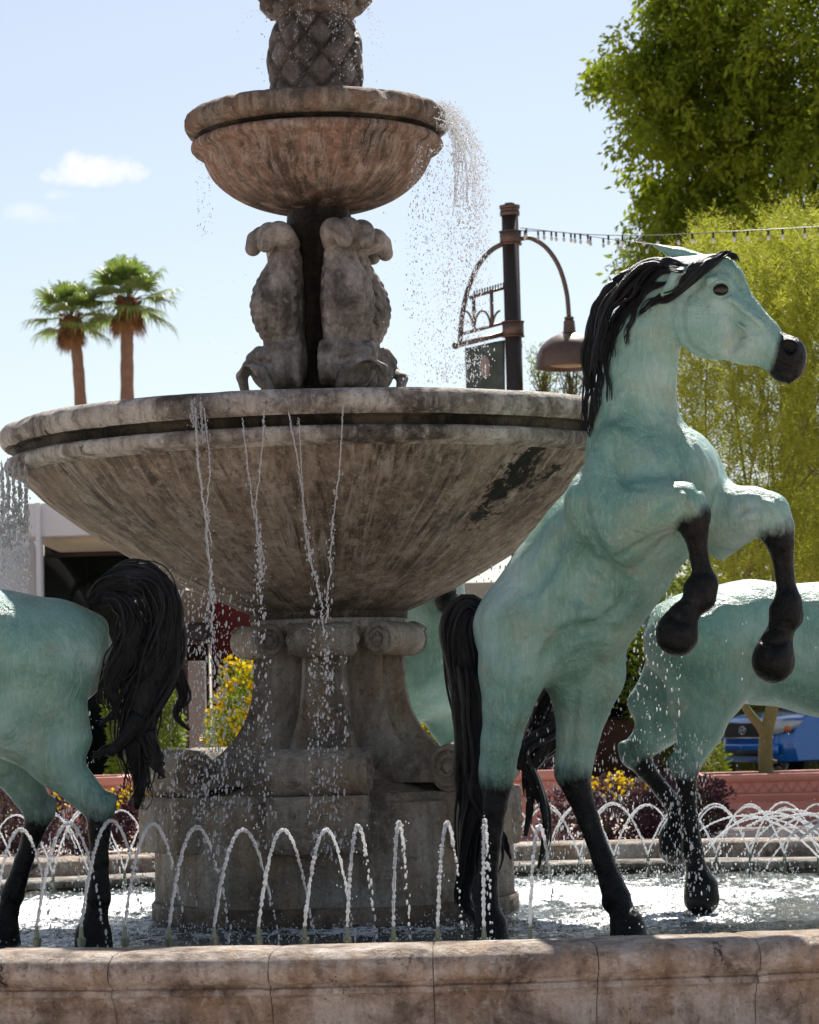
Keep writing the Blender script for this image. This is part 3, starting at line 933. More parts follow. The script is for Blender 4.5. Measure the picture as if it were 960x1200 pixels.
# dolphin column
mb = MB(); mb.lathe(fine([(.42,2.4),(.42,2.72+GB),(.34,2.76+GB),(.15,2.79+GB),(.135,2.9),(.13,3.3),(.135,3.55),(.16,3.66),(.18,3.72)], .05), C0, 64, fn=lambda r,z,t: rough(r,z,t,.015,8))
mb.build('column', M['wet'], fr, smooth=True)
ZS = fz(455, .25); ZT = fz(262, .2)
def dolphin(a, seed):
    s = Sculpt()
    er, eh = np.array((math.cos(a), math.sin(a), 0)), np.array((-math.sin(a), math.cos(a), 0)); ez = np.array((0, 0, 1.0))
    H = ZT - ZS
    def Q(r, h, z): return np.array((AX, AY, ZS)) + er*r + eh*h + ez*H*z
    spine = [(.19,.20,.095), (.205,.30,.090), (.232,.42,.112), (.24,.54,.120), (.222,.67,.104), (.192,.79,.074), (.185,.89,.058)]
    s.chain([(Q(r, 0, z), w_) for r, z, w_ in spine], k=.03)
    sp = spline(spine, 60)
    rows = 13
    for i in range(rows):                                               # overlapping scales, carved in relief
        z = .27 + .56*i/(rows-1); k = int(np.argmin(abs(sp[:,1]-z))); rc, w_ = sp[k,0], sp[k,2]
        m = 7
        for j in range(m):
            th = (j - (m-1)/2 + (.5 if i % 2 else 0))*R(27)
            nrm = er*math.cos(th) + eh*math.sin(th); tan = -er*math.sin(th) + eh*math.cos(th)
            k1_, k2_ = max(k-3, 0), min(k+3, 59); sl_ = -math.atan2((sp[k2_,0]*math.cos(th) + sp[k2_,2]) - (sp[k1_,0]*math.cos(th) + sp[k1_,2]), H*(sp[k2_,1]-sp[k1_,1]))
            tilt = R(17) + sl_; n2 = nrm*math.cos(tilt) + ez*math.sin(tilt)*1; v2 = np.cross(n2, tan)
            s.ell(Q(rc, 0, z) + nrm*(w_ + .009), (.0125, w_*.27, .036), rot=np.stack([n2, tan, v2], 1), k=.005)
    s.ell(Q(.25,0,.135), (.140,.140,.118), k=.02)                       # head
    for h in (-1, 1):
        arcp = [Q(.20 + .02*math.sin(t), h*(.105 + .025*math.sin(t)), .155 + .115*math.cos(t)) for t in np.linspace(-.3, 2.9, 7)]
        for p0, p1 in zip(arcp[:-1], arcp[1:]): s.cap(p0, .022, p1, .022, .012)   # gill cover
        s.cap(Q(.31,h*.085,.25), .032, Q(.375,h*.06,.205), .024, .015)   # brow
        s.ell(Q(.352,h*.088,.185), (.02,.02,.02), k=.006)               # eye
        s.cap(Q(.19,h*.04,.89), .050, Q(.25,h*.075,.935), .060, .010)   # fat tail lobes
        s.ell(Q(.275,h*.078,.945), (.066,.066,.062), k=.008)
        s.cap(Q(.32,h*.07,.925), .052, Q(.345,h*.062,.875), .040, .010)
    s.ell(Q(.285,0,.955), (.058,.058,.060), k=.006)
    s.chain([(Q(.37,-.125,.0), .022), (Q(.405,-.095,.10), .028), (Q(.415,0,.145), .032), (Q(.405,.095,.10), .028), (Q(.37,.125,.0), .022)], k=.014)   # lip arch
    s.ell(Q(.375,0,.20), (.05,.045,.035), k=.02)                        # snout
    s.ell(Q(.42,0,.015), (.10,.085,.105), k=.012, op='sub')             # open mouth
    me = s.mesh('dolphin', .0072, 1)
    return link_mesh('dolphin', me, M['scale'], fr)
def _scale():
    t, c, r, nb = stone_mat('scaly_stone', (.34,.30,.265), (.20,.17,.148), (.075,.062,.053), streak=.7, blotch=.52, bscale=1.5)
    nb2 = nb
    return t.done(t.pbr(c, .62, 0, t.bump(t.noise(t.coord(), 30, 6, .7), .5, .01), Specular_IOR_Level=.22))
M['scale'] = _scale()
for k in range(4): dolphin(R(-90 + 32 + 90*k), k)

# the small bowl
ST = fz(97, .66)
def sz(v, r): return fz(v, r)
lip = [(.50, ST-.05),(.56, ST-.008)] + arc(.602, ST-.062, .062, .060, 95, -80, 12) + [(.60,ST-.13)]
mb = MB(); mb.lathe(fine(lip, .012), C0, 240, fn=lambda r,z,t: chip(r,z,t) if r > .6 else r)
mb.build('bowl_rim', M['stone'], fr, smooth=True)
mb = MB(); mb.lathe([(.612,ST-.128),(.578,ST-.137),(.572,ST-.152),(.58,ST-.158)], C0, 160); mb.build('rim_groove', M['moss'], fr, smooth=True)
body = [(.575,ST-.153)] + arc(.603, ST-.178, .026, .027, 90, -70, 8) + [(.590,ST-.21),(.572,ST-.222)]
body += [tuple(q) for q in spline([(.572,ST-.222),(.555,ST-.27),(.515,ST-.335),(.445,ST-.40),(.35,ST-.455),(.24,ST-.49),(.15,ST-.505)], 26)]
def _sb():
    t, c, r, nb = stone_mat('ruddy_stone', (.46,.355,.29), (.28,.19,.145), (.12,.08,.058), streak=1.0, warm=(.36,.195,.125), blotch=.54, bscale=1.5)
    c = streaks(t, c, (.60,.51,.44), (.09,.06,.045), (.42,.245,.165), 5, 2.2, .85)
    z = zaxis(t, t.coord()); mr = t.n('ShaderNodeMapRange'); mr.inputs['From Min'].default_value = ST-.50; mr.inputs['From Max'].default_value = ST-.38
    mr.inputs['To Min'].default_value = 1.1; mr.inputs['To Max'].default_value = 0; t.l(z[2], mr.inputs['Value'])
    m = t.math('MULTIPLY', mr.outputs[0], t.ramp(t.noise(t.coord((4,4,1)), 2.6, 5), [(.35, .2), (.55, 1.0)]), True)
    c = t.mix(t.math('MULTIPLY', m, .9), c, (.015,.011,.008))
    return t.done(t.pbr(c, r, 0, nb, Specular_IOR_Level=.22))
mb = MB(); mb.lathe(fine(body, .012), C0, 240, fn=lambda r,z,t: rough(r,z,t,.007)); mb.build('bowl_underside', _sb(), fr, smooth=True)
mb = MB(); mb.lathe([(.50,ST-.05),(.3,ST-.2),(.1,ST-.25)], C0, 64); mb.build('bowl_inside', M['wet'], fr, smooth=True)
mb = MB(); mb.lathe(fine([(.17,3.7),(.155,ST-.49),(.20,ST-.50)], .03), C0, 48, fn=lambda r,z,t: rough(r,z,t,.01,9)); mb.build('neck', M['wet'], fr, smooth=True)

t_, c_, r_, n_ = stone_mat('dark_damp_stone', (.30,.25,.215), (.16,.13,.108), (.06,.05,.04), streak=.6, blotch=.48)
M['pine'] = t_.done(t_.pbr(c_, .5, 0, n_))
# pineapple finial and what it carries
zp0, zp1 = ST-.12, fz(10, .2)
def pine(r, z, t):
    # crossing diamond grooves
    u = t/(2*math.pi)*9; v = (z - zp0)/(zp1-zp0)*3.1
    g1 = abs(((u + v) % 1) - .5)*2; g2 = abs(((u - v) % 1) - .5)*2
    e = min(1-g1, 1-g2)
    return r + .040*(min(e, .30)/.30)**.6 - .030 + .010*e
pp = spline([(.12,0),(.165,.06),(.205,.25),(.222,.5),(.225,.68),(.212,.84),(.18,.96),(.13,1.02)], 90)
mb = MB(); mb.lathe([(a, zp0 + (zp1-zp0)*b) for a, b in pp], C0, 220, fn=pine)
mb.build('pineapple', M['pine'], fr, smooth=True)
z1 = zp1
mb = MB(); mb.lathe([(.12,z1-.01),(.17,z1+.0),(.222,z1+.015),(.232,z1+.04),(.22,z1+.065),(.185,z1+.075),(.18,z1+.10),(.23,z1+.14),(.25,z1+.20),(.22,z1+.26),(.12,z1+.30),(.06,z1+.36),(.05,z1+.42),(.0,z1+.43)], C0, 64, fn=lambda r,z,t: r*(1+.04*math.cos(t*10)) if r > .1 else r)
for k in range(9):
    a = 2*math.pi*k/9
    mb.tube([(AX+.2*math.cos(a), AY+.2*math.sin(a), z1+.05), (AX+.255*math.cos(a), AY+.255*math.sin(a), z1+.10), (AX+.27*math.cos(a), AY+.27*math.sin(a), z1+.17)], [.05,.045,.02], seg=8)
mb.build('leafy_cup', M['pine'], fr, smooth=True)
# ---------------------------------------------------------------- the bronze horses
def bvh_of(me): return BVHTree.FromPolygons([v.co[:] for v in me.vertices], [p.vertices[:] for p in me.polygons])

# --- rearing horse: joints set out at true distance, body turned a little towards the viewer
HD = 12.0
S = 275.0
def J(u, v, dd=0.0): return np.array(P(u, v, HD + dd))
def q(u, v, r, dd=0.0, dk=0.0): return (J(u, v, dd), r/S, dk)
LATB = np.array((-.30, -.95, 0)); LATB /= np.linalg.norm(LATB)
s = Sculpt()
s.chain([q(616,740,61,.10), q(649,722,79,.07), q(678,690,81,.0), q(711,647,80,-.05), q(739,603,73,-.09)], k=.06, lat=LATB, sq=.86)
s.chain([q(739,603,70,-.09), q(753,562,61,-.12), q(746,525,56,-.13), q(742,480,48,-.14), q(749,435,41,-.17), q(760,390,37,-.2), q(785,345,34,-.22)], k=.06, lat=LATB, sq=.74)
# chest
s.ell(J(786,560,-.20), np.array((56,50,56))/S, k=.09)
s.ell(J(806,548,-.08), np.array((34,40,44))/S, k=.06)
s.ell(J(768,606,-.16), np.array((56,52,54))/S, k=.10)
# near shoulder blade and upper arm
s.cap(J(722,520,-.28), 24/S, J(708,590,-.28), 40/S, .07)
s.cap(J(706,590,-.27), 42/S, J(728,625,-.30), 38/S, .05)
s.cap(J(758,545,-.26), 22/S, J(740,600,-.30), 30/S, .05)
# near foreleg: forearm, knee, cannon, fetlock, hoof
s.chain([q(722,618,40,-.30), q(752,600,33,-.36), q(785,592,27,-.42), q(803,589,22.5,-.45)], k=.045)
s.ell(J(750,588,-.37), np.array((34,24,18))/S, k=.04)
s.chain([q(804,590,22.5,-.45,.05), q(812,604,20,-.45,.75), q(815,622,14,-.45,1), q(820,655,10,-.44,1), q(826,684,13,-.43,1)], k=.02, )
s.cap(J(800,606,-.45), 13/S, J(806,618,-.45), 9/S, .02, dk=(1,1))
s.chain([q(826,684,15.5,-.43,1), q(822,700,15.5,-.43,1), q(806,716,12,-.43,1), q(800,724,15,-.43,1)], k=.025)
s.cap(J(816,690,-.43), 15/S, J(815,706,-.43), 13/S, .02, dk=(1,1))
s.cap(J(801,722,-.43), 17/S, J(794,745,-.43), 22.5/S, .02, dk=(1,1))
s.ell(J(793,742,-.43), np.array((23,22,26))/S, k=.02, dk=1)
# far shoulder and foreleg
s.chain([q(800,575,44,-.06), q(826,592,38,-.06), q(850,604,33,-.12), q(880,600,27,-.2), q(902,600,23,-.24)], k=.05)
s.ell(J(824,560,-.02), np.array((24,30,38))/S, k=.05)
s.cap(J(845,640,-.04), 16/S, J(880,612,-.18), 14/S, .05)
s.chain([q(902,602,23,-.24,.05), q(910,618,20,-.24,.55), q(915,636,15,-.24,1), q(920,675,10.3,-.22,1), q(924,706,14,-.21,1)], k=.02)
s.cap(J(899,618,-.24), 12/S, J(906,634,-.24), 9/S, .02, dk=(.6,1))
s.chain([q(924,706,15.2,-.21,1), q(925,722,15.2,-.21,1), q(914,744,12,-.2,1), q(910,752,16,-.2,1)], k=.025)
s.cap(J(916,716,-.2), 15/S, J(914,730,-.2), 13/S, .02, dk=(1,1))
s.cap(J(911,750,-.2), 18/S, J(907,775,-.2), 23.5/S, .02, dk=(1,1))
s.ell(J(906,773,-.2), np.array((24,23,27))/S, k=.02, dk=1)
# near hind leg
s.chain([q(612,742,58,.0), q(600,790,36,-.04), q(594,830,25,-.06), q(587,870,20,-.04), q(583,900,18,-.0,.2), q(581,922,18.5,.02,.7)], k=.06)
s.ell(J(604,765,-.06), np.array((34,28,48))/S, k=.06)
s.chain([q(581,918,18,.02,.7), q(580,945,14,.0,1), q(575,990,11.5,-.02,1), q(571,1030,12,-.03,1), q(569,1050,14.5,-.04,1), q(571,1064,13,-.05,1)], k=.02)
s.cap(J(571,1062,-.05), 13/S, J(575,1084,-.08), 18/S, .02, dk=(1,.9))
s.cap(J(575,1084,-.08), 19/S, J(576,1106,-.09), 22/S, .015, dk=(.9,.62))
# far hind leg
s.chain([q(674,752,58,.12), q(684,790,44,.14), q(682,830,29,.15), q(677,866,21.5,.14), q(673,895,18.5,.13,.15), q(671,908,19.5,.12,.5)], k=.06)
s.ell(J(690,785,.08), np.array((40,28,46))/S, k=.06)
s.cap(J(667,898,.13), 13/S, J(662,905,.13), 10/S, .02, dk=(.2,.6))
s.chain([q(671,906,19,.12,.55), q(678,928,15.5,.11,1), q(690,962,12.5,.09,1), q(706,1006,12,.06,1), q(717,1036,13.5,.04,1), q(723,1052,15.5,.03,1), q(728,1066,13,.02,1)], k=.02)
s.cap(J(716,1058,.04), 11/S, J(722,1062,.03), 10/S, .015, dk=(1,1))
s.cap(J(728,1066,.02), 14/S, J(735,1084,.0), 19/S, .02, dk=(1,.85))
s.cap(J(735,1084,.0), 20/S, J(738,1108,-.01), 24/S, .015, dk=(.85,.6))
# belly line and groin
s.cap(J(692,728,.05), 46/S, J(660,748,.08), 46/S, .08)
s.cap(J(640,765,.02), 26/S, J(690,745,-.02), 20/S, .08)
# creases: behind the shoulder, at the flank, between the thighs, windpipe
for a, b, r in () and (((676,560,-.34),(688,620,-.345),6), ((688,620,-.345),(712,662,-.345),6), ((636,770,-.20),(668,738,-.24),5), ((668,738,-.24),(720,735,-.30),4),
                ((790,520,-.41),(786,560,-.44),5), ((762,500,-.35),(770,470,-.33),4), ((742,625,-.43),(790,614,-.49),3.5), ((760,596,-.46),(790,600,-.50),3)):
    s.cap(J(*a), r/S, J(*b), r/S*.8, .045, op='sub')
# head
LH = np.array((-.25, -.97, 0)); LH /= np.linalg.norm(LH)
HDK = 0.0
s.chain([q(796,332,31,-.26), q(838,326,28.5,-.30)], k=.03, lat=LH, sq=.72)
s.ell(J(832,374,-.30), np.array((44,24,45))/S, k=.035)
s.chain([q(842,345,38,-.30), q(865,372,25.5,-.33), q(890,395,20.5,-.36), q(909,407,18.5,-.38,.35)], k=.03, lat=LH, sq=.66)
s.chain([q(842,333,21,-.31), q(876,362,13,-.34), q(903,387,10.5,-.37)], k=.02, lat=LH, sq=.8)
s.chain([q(838,396,24,-.31), q(870,408,17,-.34), q(896,417,13.5,-.36,.1)], k=.03, lat=LH, sq=.8)
s.chain([q(912,409,18,-.38,.7), q(925,412,17,-.39,1), q(928,419,16,-.39,1)], k=.02, lat=LH, sq=.8)
s.cap(J(935,411,-.385), 8/S, J(937,426,-.385), 8/S, .018, dk=(1,1))
s.chain([q(910,424,13,-.385,1), q(929,432,13,-.395,1)], k=.015, lat=LH, sq=.9)
s.chain([q(903,425,10,-.38,.9), q(915,437,9.5,-.39,1), q(924,442,8,-.39,1)], k=.015, lat=LH, sq=.95)
# eye socket, brow, cheek bone, jaw groove
s.cap(J(830,330,-.395), 5.5/S, J(852,333,-.40), 5/S, .02)
s.cap(J(856,352,-.395), 4/S, J(892,380,-.42), 3/S, .02)
s.cap(J(858,350,-.385), 5/S, J(880,366,-.40), 3.5/S, .02)
# ears pinned back: the far one over the poll, the near one open
s.cap(J(824,306,-.20), 10/S, J(795,298,-.17), 11/S, .02, lat=(0,0,1), sq=.8)
s.cap(J(795,298,-.17), 11/S, J(766,287,-.15), 3/S, .015, lat=(0,0,1), sq=.7)
s.cap(J(812,316,-.35), 11/S, J(796,327,-.38), 12/S, .02)
s.cap(J(796,327,-.38), 11.5/S, J(776,345,-.38), 3/S, .012)
pre = bvh_of(s.mesh('draft', .014, 1))
def strokes(s, pre, lst, px=S):
    """chased detail: each stroke rides on the surface of the draft; 'sub' cuts a groove, 'add' raises a vein or fold"""
    for pts, r, op, k in lst:
        prev = None
        for u, v in spline(pts, max(2, 4*len(pts) - 3)):
            d = (P(u, v, 12) - EYE).normalized(); h = pre.ray_cast(EYE, d)
            if h[0] is None or h[0].y > 14.5: prev = None; continue
            off = (.55 if op == 'sub' else -.35)*r/px
            c = np.array(h[0]) + np.array(h[1])*off
            if prev is not None and np.linalg.norm(c - prev) < .15: s.cap(prev, r/px, c, r/px, k, op=op)
            prev = c
strokes(s, pre, [
 ([(680,552),(682,590),(692,628),(712,660),(722,672)], 6, 'sub', .035), ([(640,775),(655,752),(672,740),(700,738),(722,742)], 6, 'sub', .04),
 ([(728,560),(738,570),(754,572)], 2.5, 'sub', .02), ([(762,598),(775,594),(785,587)], 2.2, 'sub', .016), ([(742,604),(752,608),(768,600)], 2.5, 'sub', .015),
 ([(722,655),(735,648),(760,632),(790,620)], 3, 'sub', .02), ([(792,505),(796,530),(792,562)], 5, 'sub', .03), ([(806,520),(818,545),(830,575)], 2.5, 'add', .015), ([(814,516),(828,542),(838,568)], 2.5, 'add', .015),
 ([(798,508),(808,540),(818,575)], 3, 'sub', .015), ([(755,455),(762,490),(775,530)], 4, 'sub', .035), ([(730,500),(725,530),(735,560)], 5, 'sub', .04), ([(765,400),(770,440),(778,480)], 3.5, 'sub', .03),
 ([(700,520),(712,545),(708,580)], 4, 'sub', .03), ([(690,640),(676,680),(664,720)], 5, 'sub', .06), ([(740,690),(722,718),(700,734)], 4, 'sub', .04),
 ([(600,760),(592,800),(594,840)], 4, 'sub', .035), ([(618,800),(612,850),(603,890)], 3.5, 'sub', .03), ([(700,770),(706,810),(694,850)], 4, 'sub', .035), ([(676,800),(672,850),(668,885)], 3, 'sub', .025),
 ([(862,604),(880,594),(900,594)], 2.5, 'sub', .015), ([(850,628),(870,618),(890,612)], 2.5, 'sub', .015),
 ([(779,716),(794,727),(813,731)], 2.6, 'sub', .012), ([(890,746),(906,755),(927,749)], 2.6, 'sub', .012), ([(812,632),(817,655),(822,676)], 2.0, 'sub', .012), ([(914,645),(918,672),(922,695)], 2.0, 'sub', .012),
 ([(798,580),(806,586),(813,598)], 3.5, 'add', .012), ([(896,588),(906,594),(913,606)], 3.5, 'add', .012), ([(573,960),(570,1000),(568,1035)], 2.2, 'sub', .012), ([(690,950),(702,985),(713,1020)], 2.2, 'sub', .012),
 ([(650,640),(640,665),(622,690)], 5, 'sub', .05), ([(735,690),(722,672),(700,660)], 4, 'sub', .04), ([(716,700),(702,682),(684,674)], 4, 'sub', .04), ([(700,715),(686,700),(668,692)], 4, 'sub', .04),
 # head: cheek disc, face ridge, veins, nostril, mouth
 ([(826,330),(806,345),(798,375),(806,402),(826,417)], 2.4, 'sub', .02), ([(858,362),(866,380),(864,398),(852,412)], 3.4, 'sub', .03), ([(856,350),(872,362),(890,378),(902,392)], 2.2, 'add', .014),
 ([(862,378),(876,388),(890,398)], 1.6, 'add', .01), ([(868,396),(880,402),(894,404)], 1.4, 'add', .008), ([(852,322),(864,330),(876,345)], 2.5, 'sub', .02),
 ([(835,327),(845,323),(856,327)], 3.2, 'add', .012), ([(833,350),(845,353),(857,350)], 2.2, 'add', .010),
 ([(892,417),(904,423),(918,429),(930,433),(942,433)], 2.6, 'sub', .008), ([(898,412),(912,420),(930,426)], 2.4, 'add', .008), ([(903,434),(912,438),(922,440)], 1.5, 'add', .008),
 ([(917,405),(921,400),(929,401),(934,407),(932,415),(925,418),(919,413),(917,405)], 2.8, 'add', .008), ([(925,409),(927,410)], 5.0, 'sub', .008),
 ([(921,406),(930,409)], 3.4, 'sub', .006),
])
e0_ = pre.ray_cast(EYE, (P(845,339,12)-EYE).normalized())[0]
s.ell(np.array(e0_) + (0,-.006,0), np.array((11.5,5,8.5))/S, k=.010, op='sub')
e1_ = pre.ray_cast(EYE, (P(792,332,12)-EYE).normalized())[0]
s.cap(np.array(e1_) + (.02,-.004,.015), .016, np.array(e1_) + (-.02,-.004,-.03), .008, .010, op='sub')
ME = s.mesh('body', .0095, 2)
# the nostril's rim and lips stay black: they are part of the muzzle
at_ = ME.attributes['dark']; dv_ = np.zeros(len(ME.vertices), dtype=np.float32); at_.data.foreach_get('value', dv_)
vc_ = np.zeros(len(ME.vertices)*3, dtype=np.float32); ME.vertices.foreach_get('co', vc_); vc_ = vc_.reshape(-1, 3)
m0_ = P(900,440,11.6); m1_ = P(914,392,11.6); sl_ = (m1_.x-m0_.x)/(m1_.z-m0_.z)
dist_ = vc_[:,0] - (m0_.x + (vc_[:,2]-m0_.z)*sl_)
dv_ = np.where(vc_[:,2] > P(900,470,11.6).z, np.maximum(dv_*0, np.clip(.45 + dist_/.05, 0, 1)), dv_); at_.data.foreach_set('value', dv_)
bodyV = bvh_of(ME)
def hit(u, v, lift=0.0):
    d = (P(u, v, 12) - EYE).normalized()
    h = bodyV.ray_cast(EYE, d)
    if h[0] is None: return None
    return h[0] - d*lift
rh = empty('horse_statue', (J(640,1095)[0], HD, WZ-.03), 'green bronze horse rearing on its hind legs, forelegs raised, beside the great bowl', 'horse statue', 'bronze horses in the pool')
link_mesh('body', ME, M['bronze'], rh)
e = hit(845, 339)
mb = MB(); mb.ell(e + Vector((.0,.004,0)), (.034,.024,.027), 18, 12); mb.build('eye', M['eye'], rh, smooth=True)
mb = MB()
pts = [hit(845 + 12.5*math.cos(a) , 339 + (9.5 if math.sin(a) < 0 else 8)*math.sin(a), .003) for a in np.linspace(math.pi*1.02, math.pi*1.98, 9)]
mb.tube(spline([tuple(p) for p in pts], 20), np.concatenate([np.linspace(.002,.0065,10), np.linspace(.0065,.002,10)]), seg=8)
pts = [hit(845 + 12*math.cos(a), 339 + 8.5*math.sin(a), .002) for a in np.linspace(.15, math.pi-.15, 9)]
mb.tube(spline([tuple(p) for p in pts], 20), np.concatenate([np.linspace(.0015,.004,10), np.linspace(.004,.0015,10)]), seg=8)
el_ = mb.build('eyelid', M['bronze'], rh, smooth=True)

# mane: heavy locks over the crest and thin ones lying on the neck
def lock(pts, r0, r1, m=40, dl=.012, back=-.17):
    """pts: pixels on the near side; where the neck ends the lock floats at the crest's own distance"""
    W = []; last = None
    w1 = gm.uniform(.5, 2.2); w2 = gm.uniform(0, 6); w3 = gm.uniform(10, 18)
    for i_, (u, v) in enumerate(spline(pts, m)):
        u += w1*math.sin(i_/m*w3 + w2)*min(1, 2.5*i_/m)
        h = hit(u, v, dl)
        if h is not None and h.y < 13: last = h.y
        W.append((u, v, None if (h is None or h.y > 13) else h.y))
    ys = [w_[2] for w_ in W]
    known = [i for i, y in enumerate(ys) if y is not None]
    if not known: ys = [HD + back]*m
    else: ys = list(np.interp(range(m), known, [ys[i] for i in known]))
    ys = np.convolve(np.pad(ys, 2, mode='edge'), np.ones(5)/5, 'valid')
    C = [P(W[i][0], W[i][1], ys[i]) for i in range(m)]
    t = np.linspace(0, 1, m)
    r = r0*.86*np.clip(t/.12, .35, 1)*np.clip((1-t)/.85, .0, 1)**.8*(1 + .12*np.sin(t*w3*1.3 + w2)) + r1
    return np.array([tuple(c) for c in C]), r
mb = MB(); gm = np.random.default_rng(12)
LOCKS_W = .68
LOCKS = [
 ([(846,300),(822,314),(800,336),(782,350),(762,353),(749,371)], 8.5), ([(848,298),(826,306),(806,322),(792,342),(772,350),(757,362)], 6),
 ([(840,301),(815,310),(806,326),(796,340)], 6), ([(862,304),(856,298),(845,297),(832,302)], 6),
 ([(806,312),(778,308),(752,322),(736,346),(716,362),(706,392),(700,420)], 10), ([(800,318),(776,318),(756,334),(736,350),(726,372),(714,392),(706,424)], 7),
 ([(795,312),(765,308),(740,322),(722,345),(706,368),(697,402),(692,440)], 12), ([(785,330),(762,338),(748,355),(742,375),(736,388),(735,403)], 5.5),
 ([(760,322),(735,332),(712,344),(698,368),(692,400),(688,436)], 13), ([(745,330),(718,336),(701,355),(692,385),(688,415)], 12),
 ([(735,335),(712,350),(697,378),(692,415),(694,450),(689,500)], 8), ([(738,350),(720,372),(710,398),(702,430),(698,465),(691,500)], 6),
 ([(745,352),(728,372),(716,400),(709,430),(712,450),(713,470)], 5), ([(750,345),(734,365),(724,385),(717,405),(716,418)], 4.5),
 ([(728,340),(706,352),(691,384),(686,420),(690,450),(687,480),(688,508)], 8), ([(770,316),(748,334),(728,345),(712,372),(702,402),(699,432)], 8),
 ([(715,352),(700,372),(690,404),(686,430),(690,460)], 8), ([(752,315),(728,326),(712,342)], 13), ([(780,310),(752,314),(732,328),(716,346)], 12),
 ([(700,420),(694,450),(698,478),(690,512)], 4.5), ([(706,400),(703,430),(706,452),(701,476)], 4),
]
for pts, r0 in LOCKS:
    r0 = r0*LOCKS_W
    C, r = lock(pts, r0/S, .0015)
    mb.tube(C, r, seg=10, flat=.75, up=(0,-1,0))
    for k in range(4):
        j = gm.uniform(-.7, .7, 2)*r0
        pp = [(u + j[0] + gm.uniform(-3.5,3.5), v + j[1]*.4 + gm.uniform(-3,3)) for u, v in pts]
        C, r = lock(pp, r0/S*gm.uniform(.3, .5), .001, dl=.012 + r0/S*.45)
        mb.tube(C, r, seg=8)
mb.build('mane', M['hair'], rh, smooth=True, weld=False)
# tail
mb = MB()
def CT(rows, dd): return [(*P(u, v, HD + dd + (w_ if w_ else 0)), r/S) for u, v, r, w_ in rows]
hair_bundle(mb, CT([(566,722,14,0),(548,712,17,0),(538,735,20,0),(543,775,22,0),(549,820,21,0),(556,870,22,0),(557,920,20,0),(553,970,16,0),(549,1020,12,0),(545,1055,8,0),(558,1078,3,-.02)], .13), 46, .011, 1.6, 1, .8, (0,-1,0), 40, .010)
hair_bundle(mb, CT([(545,780,14,0),(556,850,15,0),(566,910,18,0),(572,950,14,0),(576,1000,7,0),(574,1040,3,0)], .06), 22, .010, 1.2, 2, .7, (0,-1,0), 30, .010)
hair_bundle(mb, CT([(560,880,9,0),(566,930,8,0),(580,965,6,0),(592,990,4,0),(599,1007,1.5,0)], .10), 8, .008, 1, 3, .7, (0,-1,0), 24, .006)
mb.build('tail', M['hair'], rh, smooth=True, weld=False)

